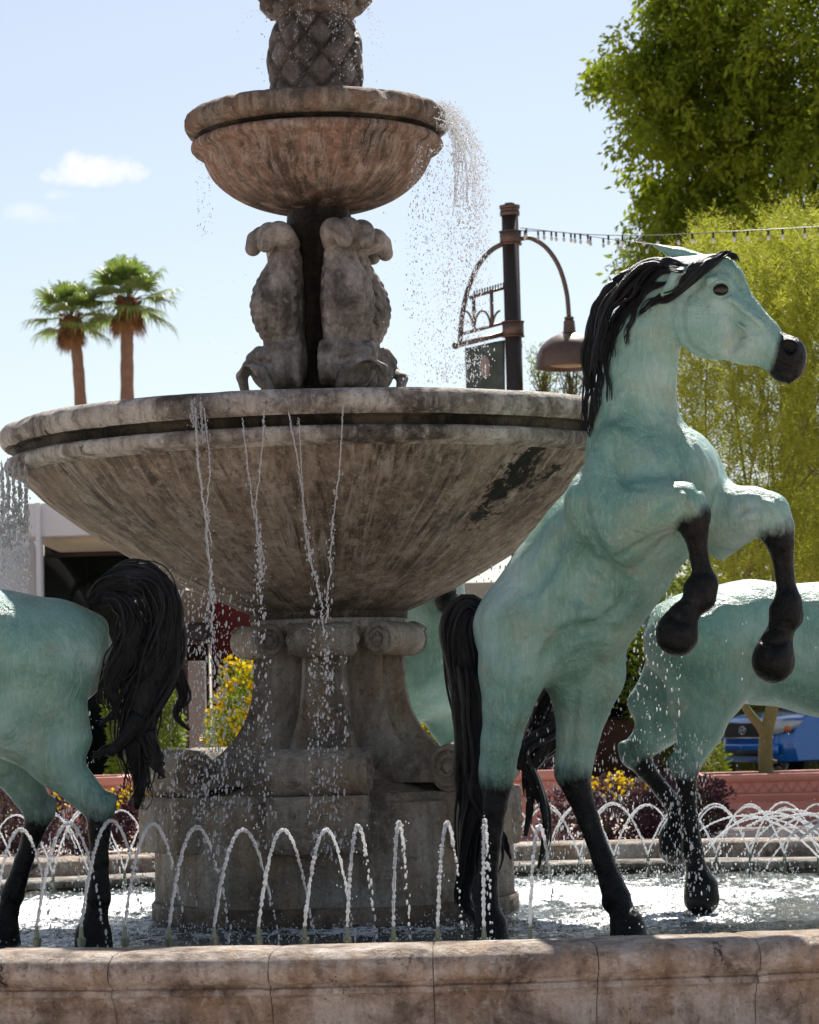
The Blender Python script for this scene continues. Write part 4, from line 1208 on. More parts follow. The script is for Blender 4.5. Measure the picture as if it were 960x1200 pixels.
# --- a standing or walking horse in its own frame: x forward, z up from the hooves, y to its left
def horse(name, legs, neck, head, sc=1.06, vox=.0125, extra=None):
    """legs: for hind right, hind left, fore right, fore left a list of (x, z) joints from hip or elbow down;
    neck: list of (x, z, r); head: poll, mid, muzzle points with turn in y"""
    s = Sculpt(); L = (0, 1.0, 0)
    V3 = lambda x, y, z: np.array((x, y, z))*sc
    body = [((-.60,0,1.20), .235), ((-.38,0,1.20), .262), ((-.05,0,1.155), .285), ((.25,0,1.14), .29), ((.48,0,1.16), .262)]
    s.chain([(V3(*a), r*sc) for a, r in body], k=.07, lat=L, sq=.86)
    s.cap(V3(-.66,.09,1.20), .19*sc, V3(-.50,.10,1.24), .19*sc, .06); s.cap(V3(-.66,-.09,1.20), .19*sc, V3(-.50,-.10,1.24), .19*sc, .06)
    s.ell(V3(.58,0,1.10), np.array((.16,.19,.21))*sc, k=.08)
    s.cap(V3(.20,0,1.36), .085*sc, V3(.40,0,1.42), .09*sc, .08)
    s.cap(V3(-.66,0,1.34), .05*sc, V3(-.80,0,1.31), .05*sc, .05)      # dock
    for sd in (-1, 1):
        s.cap(V3(.36,.13*sd,1.34), .09*sc, V3(.56,.15*sd,1.08), .12*sc, .05)
    for i, lg in enumerate(legs):
        sd = -1 if i % 2 == 0 else 1
        hind = i < 2
        y = .145*sd
        if hind:   # hip, stifle, gaskin, hock, fetlock, pastern, hoof
            R0 = [(.19, 0), (.145, 0), (.085, 0), (.058, .45), (.0, 0)]
            hip, sti, gas, hock, fet, hf = [V3(a, y, b) for a, b in lg]
            s.chain([(hip, .20*sc, 0), (sti, .150*sc, 0), (gas, .092*sc, 0), (hock, .062*sc, .45)], k=.05)
            s.cap(hip, .17*sc, gas + np.array((-.07,0,.10))*sc, .08*sc, .06)
            d = (hock - gas); d /= np.linalg.norm(d)
            s.cap(hock, .048*sc, hock + np.array((-.045,0,.035))*sc, .03*sc, .02, dk=(.5,.4))
            up = hock + (fet-hock)*.25
            s.chain([(hock, .058*sc, .5), (up, .043*sc, 1), (hock + (fet-hock)*.6, .037*sc, 1), (fet, .049*sc, 1)], k=.02)
        else:      # shoulder, elbow, knee, fetlock, hoof
            sh, elb, kn, fet, hf = [V3(a, y, b) for a, b in lg]
            s.chain([(sh, .14*sc, 0), (elb, .105*sc, 0), (elb + (kn-elb)*.6, .065*sc, 0), (kn, .058*sc, .5)], k=.05)
            s.chain([(kn, .058*sc, .5), (kn + (fet-kn)*.25, .042*sc, 1), (kn + (fet-kn)*.65, .036*sc, 1), (fet, .047*sc, 1)], k=.02)
        pas = fet + (hf - fet)*.5
        s.chain([(fet, .045*sc, 1), (pas, .040*sc, 1)], k=.02)
        s.cap(pas, .048*sc, hf, .072*sc, .02, dk=(1,1))
        s.cap(hf, .072*sc, hf + (0,0,-.05), .08*sc, .015, dk=(1,1))
    s.chain([(V3(a[0], a[3] if len(a) > 3 else 0, a[1]), a[2]*sc) for a in neck], k=.07, lat=L, sq=.66)
    po, mi, mu = [V3(*p[:3]) for p in head]
    ax = (mu - po)/np.linalg.norm(mu - po)
    dn = np.cross(ax, np.cross((0,0,-1.0), ax)); dn /= np.linalg.norm(dn)
    s.chain([(po, .112*sc), (mi, .092*sc), (mu - ax*.05*sc, .062*sc, .4)], k=.03, lat=np.cross(ax, dn), sq=.64)
    s.cap(po + ax*.07*sc + dn*.06*sc, .10*sc, mi + dn*.05*sc, .06*sc, .04, lat=np.cross(ax, dn), sq=.65)
    s.cap(mu - ax*.04*sc, .06*sc, mu, .058*sc, .02, dk=(.8,1)); s.cap(mu - ax*.05*sc + dn*.03*sc, .04*sc, mu - ax*.01*sc + dn*.04*sc, .035*sc, .02, dk=(1,1))
    lt = np.cross(ax, dn)
    for sd in (-1, 1):
        b = po - ax*.02*sc - dn*.08*sc + lt*sd*.05*sc
        s.cap(b, .026*sc, b - ax*.10*sc - dn*.06*sc, .03*sc, .015); s.cap(b - ax*.10*sc - dn*.06*sc, .03*sc, b - ax*.17*sc - dn*.10*sc, .008*sc, .015)
        s.ell(mu + lt*sd*.043*sc - dn*.01*sc, (.018,.018,.02), k=.01, dk=1)
    if extra: extra(s, V3)
    return s.mesh('body', vox, 2), (po, mi, mu, ax, dn, lt)
def place(me, root, M4):
    me.transform(M4); return link_mesh('body', me, M['bronze'], root)
def xf(loc, rz): return Matrix.Translation(loc) @ Matrix.Rotation(rz, 4, 'Z')
def eyes(info, M4, root, sc=1.06):
    po, mi, mu, ax, dn, lt = info
    for sd in (-1, 1):
        c = po + ax*.12*sc - dn*.03*sc + lt*sd*.064*sc
        mb = MB(); mb.ell(M4 @ Vector(c), (.021,)*3, 12, 8); mb.build('eye', M['eye'], root, smooth=True)
def mane(M4, root, neck, seed, sc=1.06, side=1, n=34):
    g = np.random.default_rng(seed); mb = MB()
    nk = np.array([(a[0], a[3] if len(a) > 3 else 0, a[1], a[2]) for a in neck])
    for i in range(n):
        t = g.random()**.8*(len(nk)-1); k = min(int(t), len(nk)-2); f = t - k
        c = nk[k]*(1-f) + nk[k+1]*f
        tan = nk[k+1][:3] - nk[k][:3]; tan /= np.linalg.norm(tan)
        upv = np.array((-tan[2], 0, tan[0]))
        p0 = c[:3] + upv*c[3]*.98
        y1 = side*c[3]*.72
        Lk = g.uniform(.22, .4)
        pts = [p0, p0 + upv*.02 + np.array((-.02, y1*.5, -.0)), c[:3] + upv*c[3]*.4 + np.array((-.05, y1*1.05, -.02)), c[:3] + np.array((-.09 + g.uniform(-.03,.03), y1*1.1, -Lk*.55)), c[:3] + np.array((-.13 + g.uniform(-.06,.06), y1*1.1, -Lk))]
        pts = [M4 @ Vector(p*sc) for p in pts]
        C = spline([tuple(p) for p in pts], 20)
        C += np.array([(math.sin(j*.7 + i), 0, 0) for j in range(20)])*.008
        mb.tube(C, np.concatenate([np.linspace(.016,.020,8), np.linspace(.020,.002,12)])*g.uniform(.7,1.3), seg=7)
    mb.build('mane', M['hair'], root, smooth=True, weld=False)

NECK = [(.50,1.22,.235), (.68,1.40,.185), (.82,1.58,.145), (.93,1.74,.115)]
HEAD = [(.98,0,1.80), (1.16,0,1.62), (1.30,0,1.46)]
FL = [(.50,1.10),(.44,.86),(.47,.50),(.46,.20),(.50,.07)]
FR2 = [(.50,1.10),(.50,.88),(.66,.56),(.58,.27),(.62,.14)]

# left horse: walking out of the picture to the left, tail arched
yaw = R(180 - 6)
lh_root_x = P(131, 780, 12.1).x
M4 = xf((lh_root_x - .93*math.cos(R(6)), 12.32, WZ-.01), yaw)
HL = [[(-.60,1.16),(-.47,.93),(-.60,.76),(-.80,.575),(-.785,.20),(-.76,.06)],      # its right hind... far side from here
      [(-.60,1.16),(-.50,.93),(-.66,.76),(-.835,.575),(-.825,.215),(-.80,.07)]]
HLf = [[(-.58,1.16),(-.34,.94),(-.40,.76),(-.52,.555),(-.40,.22),(-.35,.06)], HL[1]]
# the side turned to the camera is its left (y > 0 rotates to the near side)
me, info = horse('left', [HLf[0], HL[1], FR2, FL], NECK, HEAD)
r2 = empty('horse_statue', M4.translation, 'green bronze horse at the left edge, rump and arched black tail towards the fountain', 'horse statue', 'bronze horses in the pool', )
place(me, r2, M4); eyes(info, M4, r2); mane(M4, r2, NECK, 5)
mb = MB()
def CT2(rows, d, s_=274.0): return [(*P(u, v, d + dd), r/s_) for u, v, r, dd in rows]
hair_bundle(mb, CT2([(108,706,10,-.02),(125,690,16,-.04),(150,680,20,-.05),(178,684,21,-.06),(191,716,21,-.06),(184,765,25,-.06),(166,815,25,-.06),(158,865,20,-.06),(164,910,12,-.06),(160,948,4,-.06)], 12.2), 64, .0115, 2.4, 11, .6, (0,-1,0), 50, .022)
hair_bundle(mb, CT2([(120,700,8,0),(140,705,13,0),(154,730,16,0),(146,770,16,0),(130,805,11,0),(136,832,6,0),(116,850,2,0)], 12.12), 26, .010, 1.8, 12, .6, (0,-1,0), 34, .018)
hair_bundle(mb, CT2([(188,740,14,0),(204,785,11,0),(214,815,7,0),(206,838,5,0),(222,856,2,0)], 12.2), 9, .010, 1, 13, .6, (0,-1,0), 22, .008)
hair_bundle(mb, CT2([(165,840,14,0),(140,872,9,0),(122,880,6,0),(108,888,2,0)], 12.1), 9, .009, 1, 14, .6, (0,-1,0), 22, .008)
hair_bundle(mb, CT2([(170,860,16,0),(182,885,9,0),(186,900,6,0),(193,912,2,0)], 12.1), 8, .009, 1, 15, .6, (0,-1,0), 22, .008)
mb.build('tail', M['hair'], r2, smooth=True, weld=False)

# right horse: walking off to the right, far hind leg lifted
M4 = xf((P(752, 760, 13.1).x + .93, 13.28, WZ-.01), R(-3))
kx = 1.06
def lx(u, v): # joint position from the photograph, in its own frame
    p = M4.inverted() @ P(u, v, 13.15); return (p.x/kx, p.z/kx)
HRn = [(-.60,1.16), lx(838,800), lx(822,852), lx(803,900), lx(812,1000), lx(822,1040)]
HRf = [(-.58,1.16), lx(800,800), lx(778,850), lx(745,886), lx(800,955), lx(795,985)]
me, info = horse('right', [HRn, HRf, FR2, FL], NECK, HEAD)
r3 = empty('horse_statue', M4.translation, 'green bronze horse behind the rearing one, walking right with one hind leg lifted', 'horse statue', 'bronze horses in the pool')
place(me, r3, M4); eyes(info, M4, r3); mane(M4, r3, NECK, 6, side=-1)
mb = MB()
hair_bundle(mb, CT2([(768,705,9,0),(745,700,14,0),(715,715,17,0),(690,745,20,0),(668,785,24,0),(650,830,26,0),(640,865,20,0),(618,890,12,0),(605,900,4,0)], 13.2, 250), 44, .013, 1.8, 21, .6, (0,-1,0), 40, .014)
hair_bundle(mb, CT2([(652,830,10,0),(632,880,8,0),(620,905,7,0),(622,940,6,0),(616,980,3,0)], 13.15, 250), 6, .012, 1, 22, .7, (0,-1,0), 24, .004)
hair_bundle(mb, CT2([(650,850,10,0),(612,880,7,0),(628,920,7,0),(640,955,6,0),(638,990,5,0),(631,1018,2,0)], 13.12, 250), 6, .012, 1, 23, .7, (0,-1,0), 24, .004)
mb.build('tail', M['hair'], r3, smooth=True, weld=False)

# far horse: behind the pedestal, neck arched and chin tucked, facing right
NK2 = [(.50,1.22,.235), (.62,1.42,.20), (.66,1.62,.16), (.70,1.76,.12)]
HD2 = [(.74,-.0,1.82), (.84,-.04,1.66), (.86,-.08,1.47)]
M4 = xf((P(527, 800, 15.2).x - .42, 15.75, WZ-.01), R(-58))
me, info = horse('far', [HL[0], HLf[0], FL, FR2], NK2, HD2, vox=.015)
r4 = empty('horse_statue', M4.translation, 'green bronze horse half hidden behind the pedestal, its chest in sight', 'horse statue', 'bronze horses in the pool')
place(me, r4, M4); eyes(info, M4, r4); mane(M4, r4, NK2, 8, side=-1)
mb = MB()
hair_bundle(mb, [(*(M4 @ Vector(p)), r) for p, r in (((-.86,0,1.38),.03),((-1.0,0,1.42),.05),((-1.12,0,1.25),.08),((-1.15,0,1.0),.09),((-1.12,0,.7),.07),((-1.1,0,.45),.02))], 30, .014, 1.6, 31, .7, (0,-1,0), 30, .012)
mb.build('tail', M['hair'], r4, smooth=True, weld=False)
# ---------------------------------------------------------------- buildings
def pbox(mb, u0, v0, u1, v1, d, depth, ground=False):
    """a box whose front face at distance d spans the two pixels"""
    a, b = P(u0, v0, d), P(u1, v1, d)
    z0 = 0 if ground else min(a.z, b.z)
    mb.box2((a.x, d, z0), (b.x, d + depth, max(a.z, b.z)))
    return mb
wb = empty('flat_roofed_building', (P(60,800,42).x, 42, 0), 'low white flat-roofed building with dark window glass, far left behind the great bowl', 'building')
mb = MB(); pbox(mb, 28, 590, 196, 625, 41.2, 9); mb.build('roof_fascia', M['white_wall'], wb, bevel=.02)
mb = MB(); pbox(mb, 52.5, 626, 194, 636, 41.6, 8); mb.build('soffit_beam', M['cream'], wb)
mb = MB(); pbox(mb, 41, 589, 52, 900, 41.1, .3, True); mb.build('column', M['white_wall'], wb, bevel=.01)
mb = MB(); pbox(mb, -60, 608, 41, 700, 43, 7, True); mb.build('side_wall', M['white_wall'], wb)
f = MB(); pbox(f, 52, 637, 192, 900, 43.5, .3, True); fo = f.build('window', M['glass'], wb)
f = MB()
for u in (52, 104, 150, 190): pbox(f, u, 637, u+1.6, 900, 43.40, .06, True)
pbox(f, 52, 648, 191, 650, 43.39, .05); f.build('window_frame', M['iron'], fo)
mb = MB(); pbox(mb, 52, 637, 192, 900, 44, 5, True); mb.build('back_wall', M['brownwall'], wb)

bb = empty('long_shop_building', (P(480,800,49).x, 49, 0), 'long low building with pale fascia over dark red and brown walls, behind the pedestal', 'building')
mb = MB(); pbox(mb, 160, 693, 900, 712, 47.5, 12); mb.build('canopy', M['cream'], bb, bevel=.01)
mb = MB(); pbox(mb, 160, 712.3, 900, 733, 47.7, 11); mb.build('roof_fascia', M['grey_fascia'], bb, bevel=.01)
mb = MB(); pbox(mb, 246, 700, 420, 900, 47.0, .35, True); mb.build('red_wall', M['redwall'], bb)
mb = MB(); pbox(mb, 420.2, 733.4, 1000, 900, 49.5, .4, True); mb.build('brown_wall', M['brownwall'], bb)
mb = MB(); pbox(mb, 150, 733.4, 246, 900, 50, .4, True); mb.build('dark_wall', M['brownwall'], bb)
for u in (560, 640, 712, 790):
    w_ = MB(); pbox(w_, u, 760, u+40, 840, 49.44, .12); wo = w_.build('window', M['glass'], bb)
    w_ = MB(); pbox(w_, u-2, 758, u+42, 760, 49.38, .1); pbox(w_, u-2, 840, u+42, 842.5, 49.36, .12); pbox(w_, u-2, 760.2, u, 839.8, 49.38, .1); pbox(w_, u+40, 760.2, u+42, 839.8, 49.38, .1); w_.build('window_frame', M['iron'], wo)
# stucco gatepost and low coping behind the left tail
gp = MB(); pbox(gp, 220, 775, 243, 960, 31, .25, True)
tag(gp.build('gate_pier', M['tan_post'], bevel=.012), 'square grey-tan stucco pier standing left of the yellow flowering bush', 'pier')

# ---------------------------------------------------------------- terracotta planters
def planter(u0, u1, d, label, depth=1.2, vt=907, vb=965):
    x0, x1 = P(u0, 905, d).x, P(u1, 905, d).x
    zt = P((u0+u1)/2 if u1 < 1000 else 900, vt, d).z
    r = empty('planter', ((x0+x1)/2, d, 0), label, 'planter', 'terracotta planters beyond the pool')
    s_ = zt/.52
    pr = [(0,0),(0,.05),(.03,.06),(.03,.23),(.0,.26),(-.03,.30),(-.03,.32),(.0,.325),(.0,.44),(-.05,.46),(-.07,.485),(-.07,.52),(.14,.52),(.14,.44)]
    mb = MB(); pr = [(a, b*s_) for a, b in pr]; V = []; n = len(pr)
    rect = [(x0, d, 1, 1), (x1, d, -1, 1), (x1, d+depth, -1, -1), (x0, d+depth, 1, -1)]
    for (x, y, sx, sy) in rect:
        for a, b in pr: V.append((x + sx*a, y + sy*a, b))
    F = [(j*n+i, ((j+1)%4)*n+i, ((j+1)%4)*n+i+1, j*n+i+1) for j in range(4) for i in range(n-1)]
    mb.add(V, F); b = mb.build('body', M['terra'], r, angle=30)
    mb = MB(); x = x0 + .06
    while x < x1 - .1:     # frieze of small triangles
        for (a, b_) in ((0, .05), (.10, .05)):
            pass
        mb.tube([(x, d-.004, .34*s_), (x+.055, d-.004, .42*s_), (x+.11, d-.004, .34*s_)], .009, seg=5)
        x += .12
    mb.box(((x0+x1)/2, d-.004, .332*s_), (x1-x0-.02, .02, .01)); mb.box(((x0+x1)/2, d-.004, .432*s_), (x1-x0-.02, .02, .01))
    mb.build('frieze', M['terra'], r, weld=False)
    mb = MB(); mb.box(((x0+x1)/2, d+depth/2, .42*s_), (x1-x0-.26, depth-.26, .05)); mb.build('soil', simple('brown_soil', (.07,.045,.03), .95), r)
    return r
planter(815, 1080, 29.8, 'long terracotta planter with a zigzag frieze, far right in front of the blue pickup')
planter(585, 668, 28.0, 'short terracotta planter seen between the hind legs of the rearing horse', vt=903)
planter(20, 150, 30.5, 'terracotta planter seen under the belly of the left horse', vt=912)

# ---------------------------------------------------------------- foliage
def leaves(name, mat, parent, C, D, size, asp=.38, tint=None, seed=0, fold=True):
    """C centres, D directions of the leaves; two triangles each, folded at the midrib"""
    g = np.random.default_rng(seed); n = len(C)
    D = D/np.linalg.norm(D, axis=1)[:, None]
    r = g.standard_normal((n, 3)); Sd = np.cross(D, r); Sd /= np.linalg.norm(Sd, axis=1)[:, None] + 1e-9
    Nn = np.cross(D, Sd)
    sz = (np.broadcast_to(size, (n,))*g.uniform(.7, 1.3, n))[:, None]
    a = C; b = C + D*sz*.45 + Sd*sz*asp*.5 + Nn*sz*.06; c = C + D*sz; d = C + D*sz*.45 - Sd*sz*asp*.5 + Nn*sz*.06
    V = np.stack([a, b, c, d], 1).reshape(-1, 3)
    I = np.arange(n)[:, None]*4
    F = np.concatenate([I + [0,1,2], I + [0,2,3]])
    me = np_mesh(name, V, F)
    tt = (tint if tint is not None else g.random(n))
    at = me.attributes.new('tint', 'FLOAT', 'POINT'); at.data.foreach_set('value', np.repeat(tt, 4).astype(np.float32))
    return link_mesh(name, me, mat, parent, smooth=False)
def unit(n, g): x = g.standard_normal((n, 3)); return x/np.linalg.norm(x, axis=1)[:, None]

# dark broadleaf tree, upper right
g = np.random.default_rng(5)
TD = 45.0
tr = empty('leafy_tree', (P(930, 800, TD).x, TD, 0), 'tall dense dark green leafy tree with drooping sprays, filling the upper right corner', 'tree')
cx, cz = P(960, 60, TD).x, P(960, 60, TD).z
prj = lambda u, v: (P(u, v, TD).x, P(u, v, TD).z)
lobes = [(900,90,120),(960,10,150),(830,60,80),(790,80,55),(850,-60,110),(880,200,110),(820,190,70),(800,250,55),(860,270,90),(960,250,130),(1050,150,150),(735,78,36),(770,150,40),(950,-120,150),(1080,0,140),(730,105,22),(805,25,40),(780,300,40),(830,120,80), (905,320,80)]
Cs, Ds, T = [], [], []
brs = MB()
trunk_top = np.array((P(940, 330, TD).x, TD + 1.0, P(940, 330, TD).z))
base = np.array((P(930, 800, TD).x, TD + 1.0, 0))
brs.tube(spline([tuple(base), tuple(base*.5 + trunk_top*.5 + np.array((.15,0,0))), tuple(trunk_top)], 14), np.linspace(.42, .26, 14), seg=12)
for (u, v, r) in lobes:
    x, z = prj(u, v); rm = r/73.3
    cc = np.array((x, TD + g.uniform(-1, 1)*1.2, z))
    cb_ = np.array((0, 1.0, 0))
    brs.tube(spline([tuple(trunk_top + cb_ - (0,0,g.uniform(0,1.2))), tuple((trunk_top+cc)/2 + cb_ + unit(1, g)[0]*.25), tuple(cc + cb_)], 10), np.linspace(.07, .02, 10), seg=6)
    ns = int(60*rm**2) + 16
    for _ in range(ns):
        dd = unit(1, g)[0]; rr_ = rm*(.45 + .6*g.random()**.6)
        p = cc + dd*rr_*np.array((1, 1.3, .95))
        # a drooping spray
        out = np.array((dd[0], dd[1], .15)); out /= np.linalg.norm(out)
        m = g.integers(34, 56); t = g.random(m)
        Ls = g.uniform(.35, .75)
        pts = p + out*(t*Ls)[:, None]*.7 + np.array((0,0,-1))*(t**1.6*Ls)[:, None]*.8 + g.standard_normal((m, 3))*.075
        Cs.append(pts)
        dv = out*.5 + np.array((0,0,-.8)) + g.standard_normal((m, 3))*.65
        Ds.append(dv); T.append(np.full(m, g.random())*.7 + g.random(m)*.3)
brs.build('trunk', M['bark'], tr, smooth=True, weld=False)
# light extra sprays along the left edge
for (u, v, du, dv_) in ((760,60,-62,40),(770,100,-40,60),(790,150,-30,50),(775,15,-30,5),(800,-10,-40,15),(790,215,-20,40),(782,262,-20,30),(720,85,-30,15),(800,290,-45,10),(790,300,-50,20)):
    a = np.array((*prj(u, v),)); b = np.array((*prj(u+du, v+dv_),))
    m = 150; t = g.random(m)
    x = a[0] + (b[0]-a[0])*t; z = a[1] + (b[1]-a[1])*t**1.5
    pts = np.stack([x, TD - .6 + g.standard_normal(m)*.15, z - g.random(m)*.35*t], 1) + g.standard_normal((m, 3))*.07
    Cs.append(pts); Ds.append(np.array((-.3,0,-.7)) + g.standard_normal((m, 3))*.5); T.append(g.random(m)*.5 + .5)
Cs = np.concatenate(Cs); Ds = np.concatenate(Ds); T = np.concatenate(T)
leaves('crown', M['leaf_dark'], tr, Cs, Ds, .135, .42, T, 1)

# palo verde: feathery yellow-green tree growing from the right planter
VD = 30.6
vr = empty('palo_verde_tree', (P(898, 900, VD).x, VD, .42), 'feathery yellow-green tree with a forked olive trunk, growing from the right planter', 'tree')
mb = MB()
def PV(u, v, dd=0): return tuple(P(u, v, VD + dd))
mb.tube(spline([PV(898,915), PV(897,880), PV(899,855), PV(905,830), PV(908,790), PV(905,740)], 24), np.linspace(.082,.06,24), seg=12)
mb.tube(spline([PV(897,862), PV(890,850), PV(880,838), PV(872,824), PV(860,790), PV(850,740)], 20), np.linspace(.055,.035,20), seg=10)
mb.tube(spline([PV(904,892), PV(908,893), PV(911,892)], 6), np.linspace(.03,.015,6), seg=8)
Cs, Ds, T, Sz = [], [], [], []
roots = [PV(905,740), PV(850,740), PV(908,790)]
for k in range(15):
    r0 = np.array(roots[k % 3]); u = g.uniform(800, 1040); v = g.uniform(270, 640)
    e = np.array(P(u, v, VD + g.uniform(-1.2, 1.2)))
    mid = (r0+e)/2 + g.standard_normal(3)*.2
    C = spline([tuple(r0), tuple(mid), tuple(e)], 14)
    mb.tube(C, np.linspace(.024, .004, 14), seg=5)
mb.build('trunk', M['bark_green'], vr, smooth=True, weld=False)
def inside(u, v):
    if v < 262: return False
    left = np.interp(v, [262, 300, 340, 400, 470, 560, 620, 690], [835, 800, 785, 780, 790, 800, 800, 815])
    top = np.interp(u, [780, 830, 850, 880, 900, 940, 960, 1100], [330, 270, 285, 290, 262, 255, 262, 262])
    return u > left and v > top
n = 0
while n < 6400:
    u, v = g.uniform(775, 1110), g.uniform(250, 715)
    if not inside(u, v): continue
    if v > 640 and g.random() < .5: continue
    if g.random() < .30 and noise.noise(Vector((u*.02, v*.02, 3))) > .12: continue
    n += 1
    p = np.array(P(u, v, VD + g.normal()*.75))
    up = np.array((g.normal()*.35, g.normal()*.35, .9 if v < 560 else g.normal()*.6)); up /= np.linalg.norm(up)
    L = g.uniform(.26, .5); m = 30
    t = np.linspace(0, 1, m)
    stem = p + up*(t*L)[:, None] + np.array((g.normal()*.12, g.normal()*.1, -.05))*(t**2)[:, None]
    sd = np.cross(up, unit(1, g)[0]); sd /= np.linalg.norm(sd)
    sg = np.where(np.arange(m) % 2, 1, -1)[:, None]
    Cs.append(stem + g.standard_normal((m,3))*.006); Ds.append(up*.75 + sd*sg*1.0 + g.standard_normal((m, 3))*.3)
    T.append(np.full(m, g.random())); Sz.append(np.linspace(.095, .04, m))
leaves('crown', M['leaf_verde'], vr, np.concatenate(Cs), np.concatenate(Ds), np.concatenate(Sz), .13, np.concatenate(T), 2)

# spiky-leaved shrub and white rubble of light below the crown: agave and bush
def agave(u, v, d, h, n, label, seed, mat='leaf_bush'):
    g = np.random.default_rng(seed); b = P(u, v, d); b.z = 0
    r = empty('spiky_plant', b, label, 'plant'); mb = MB()
    hh = P(u, v, d).z
    mb.tube([(b.x, b.y, 0), (b.x, b.y, hh)], [.06, .05], seg=8); mb.build('stem', M['bark_green'], r, smooth=True)
    V = []; F = []
    mb = MB()
    for i in range(n):
        a = g.random()*6.28; el = g.uniform(.1, 1.4); L = h*g.uniform(.7, 1.1)
        o = np.array((math.cos(a)*math.cos(el), math.sin(a)*math.cos(el), math.sin(el)))
        pts = np.array([b.x, b.y, hh]) + o*np.linspace(0, L, 8)[:, None] + np.array((0,0,-1))*(np.linspace(0, 1, 8)**2*L*.35)[:, None]
        mb.tube(pts, np.linspace(.022, .003, 8), seg=4, flat=.25)
    mb.build('leaves', M[mat], r, smooth=True, weld=False)
agave(948, 640, 45.6, 1.0, 26, 'spiky strap-leaved plant above the back of the right horse, at the right edge', 3)
agave(857, 650, 45.6, .8, 22, 'thin strap-leaved plant seen between the forelegs of the rearing horse', 4)

def bush(u, v, d, w_, h, n, mat, label, size=.06, seed=0, flowers=0, name='shrub', group=None, fl=.05, zb=0, dep=.5, ftop=False):
    """round leafy bush standing at the pixel's foot"""
    g = np.random.default_rng(seed); p = P(u, v, d)
    r = empty(name, (p.x, d, zb), label, 'shrub', group)
    mb = MB()
    for i in range(14):
        a = unit(1, g)[0]; a[2] = abs(a[2]) + .4
        e = np.array((p.x + a[0]*w_*.45, d + a[1]*w_*.3, zb + h*min(.9, a[2])))
        mb.tube(spline([(p.x, d, zb), tuple((np.array((p.x, d, zb))+e)/2 + g.standard_normal(3)*.03), tuple(e)], 6), np.linspace(.018,.005,6), seg=5)
    mb.build('stems', M['bark'], r, smooth=True, weld=False)
    q_ = unit(n, g); rad = .55 + .5*g.random(n)**.5
    lump = 1 + .25*np.array([noise.noise(Vector(x*2.3) + Vector((seed, 0, 0))) for x in q_])
    C = np.stack([p.x + q_[:,0]*w_/2*rad*lump, d + q_[:,1]*dep*rad, zb + h*.5 + q_[:,2]*h/2*rad*lump], 1)
    ok = C[:,2] > zb
    leaves('foliage', M[mat], r, C[ok], q_[ok] + g.standard_normal((ok.sum(), 3))*.7 + (0,0,.3), size, .5, None, seed)
    if flowers:
        q_ = unit(flowers, g); q_[:,1] = -abs(q_[:,1])
        if ftop: q_[:,2] = abs(q_[:,2]) + .5; q_ /= np.linalg.norm(q_, axis=1)[:, None]
        cl = [noise.noise(Vector(x*3.1)) for x in q_]
        lump = 1 + .25*np.array([noise.noise(Vector(x*2.3) + Vector((seed, 0, 0))) for x in q_])
        q2 = q_[np.array(cl) > -.12]; lump = lump[np.array(cl) > -.12]
        C = np.stack([p.x + q2[:,0]*w_/2*1.04*lump, d + q2[:,1]*dep*1.04, zb + h*.5 + q2[:,2]*h/2*1.04*lump], 1)
        C = np.repeat(C, 5, 0); D = unit(len(C), g); D[:,1] -= .5
        leaves('flowers', M['petal'], r, C + g.standard_normal(C.shape)*.02, D, fl, .8, None, seed+1)
bush(293, 960, 27.5, .72, 1.82, 6500, 'leaf_bush', 'bush covered in yellow flowers, seen left of the pedestal', .05, 1, 420)
bush(478, 960, 29, .6, 1.28, 2600, 'leaf_bush', 'yellow-flowered bush just right of the pedestal, mostly hidden by the far horse', .05, 2, 160)
for i, (u, w_, lab) in enumerate(((712, 1.1, 'dark purple-leaved shrub with yellow flowers on top, right of the rearing horse\'s hind legs'), (795, 1.0, 'dark purple-leaved shrub behind the hind legs of the right horse'), (640, .9, 'low purple-leaved shrub with yellow flowers, seen between the hind legs of the rearing horse'),
        (90, 1.1, 'purple-leaved shrub with yellow flowers behind the legs of the left horse'), (178, 1.0, 'purple-leaved shrub between the left horse\'s tail and the pedestal plinth'), (8, 1.0, 'purple-leaved shrub at the left edge of the picture'))):
    v0 = 962
    zt = .30 if u != 640 else .5
    bush(u, v0, 26.3 + .3*i if u != 640 else 28.6, w_, .62 if u != 640 else .55, 3400, 'leaf_purple', lab, .05, 20+i, 55 if i in (0, 2, 3, 4) else 0, 'purple_shrub', 'purple shrubs beyond the pool', .04, 0 if u != 640 else .42, .4, True)
bush(833, 962, 31.8, .45, .92, 2000, 'leaf_bush', 'bright green bush to the left of the blue pickup, beside the planter', .05, 31)
bush(812, 962, 27.6, .45, .42, 1200, 'leaf_bush', 'small yellow-green bush beside the end of the right planter', .05, 32)
bush(172, 962, 36, .95, 2.3, 6500, 'leaf_bush', 'tall green hedge bush behind the arched tail of the left horse', .08, 33)
bush(-20, 962, 35, 1.9, 2.0, 5000, 'leaf_bush', 'green hedge bush at the far left behind the left horse', .08, 34)
bush(856, 962, 46.4, 3.6, 4.6, 15000, 'leaf_bush', 'tall green bush filling the gap below the feathery tree', .09, 35)
bush(960, 962, 46.2, 4.2, 4.9, 12000, 'leaf_bush', 'big green bush beyond the street at the right edge', .10, 36, dep=1.2)

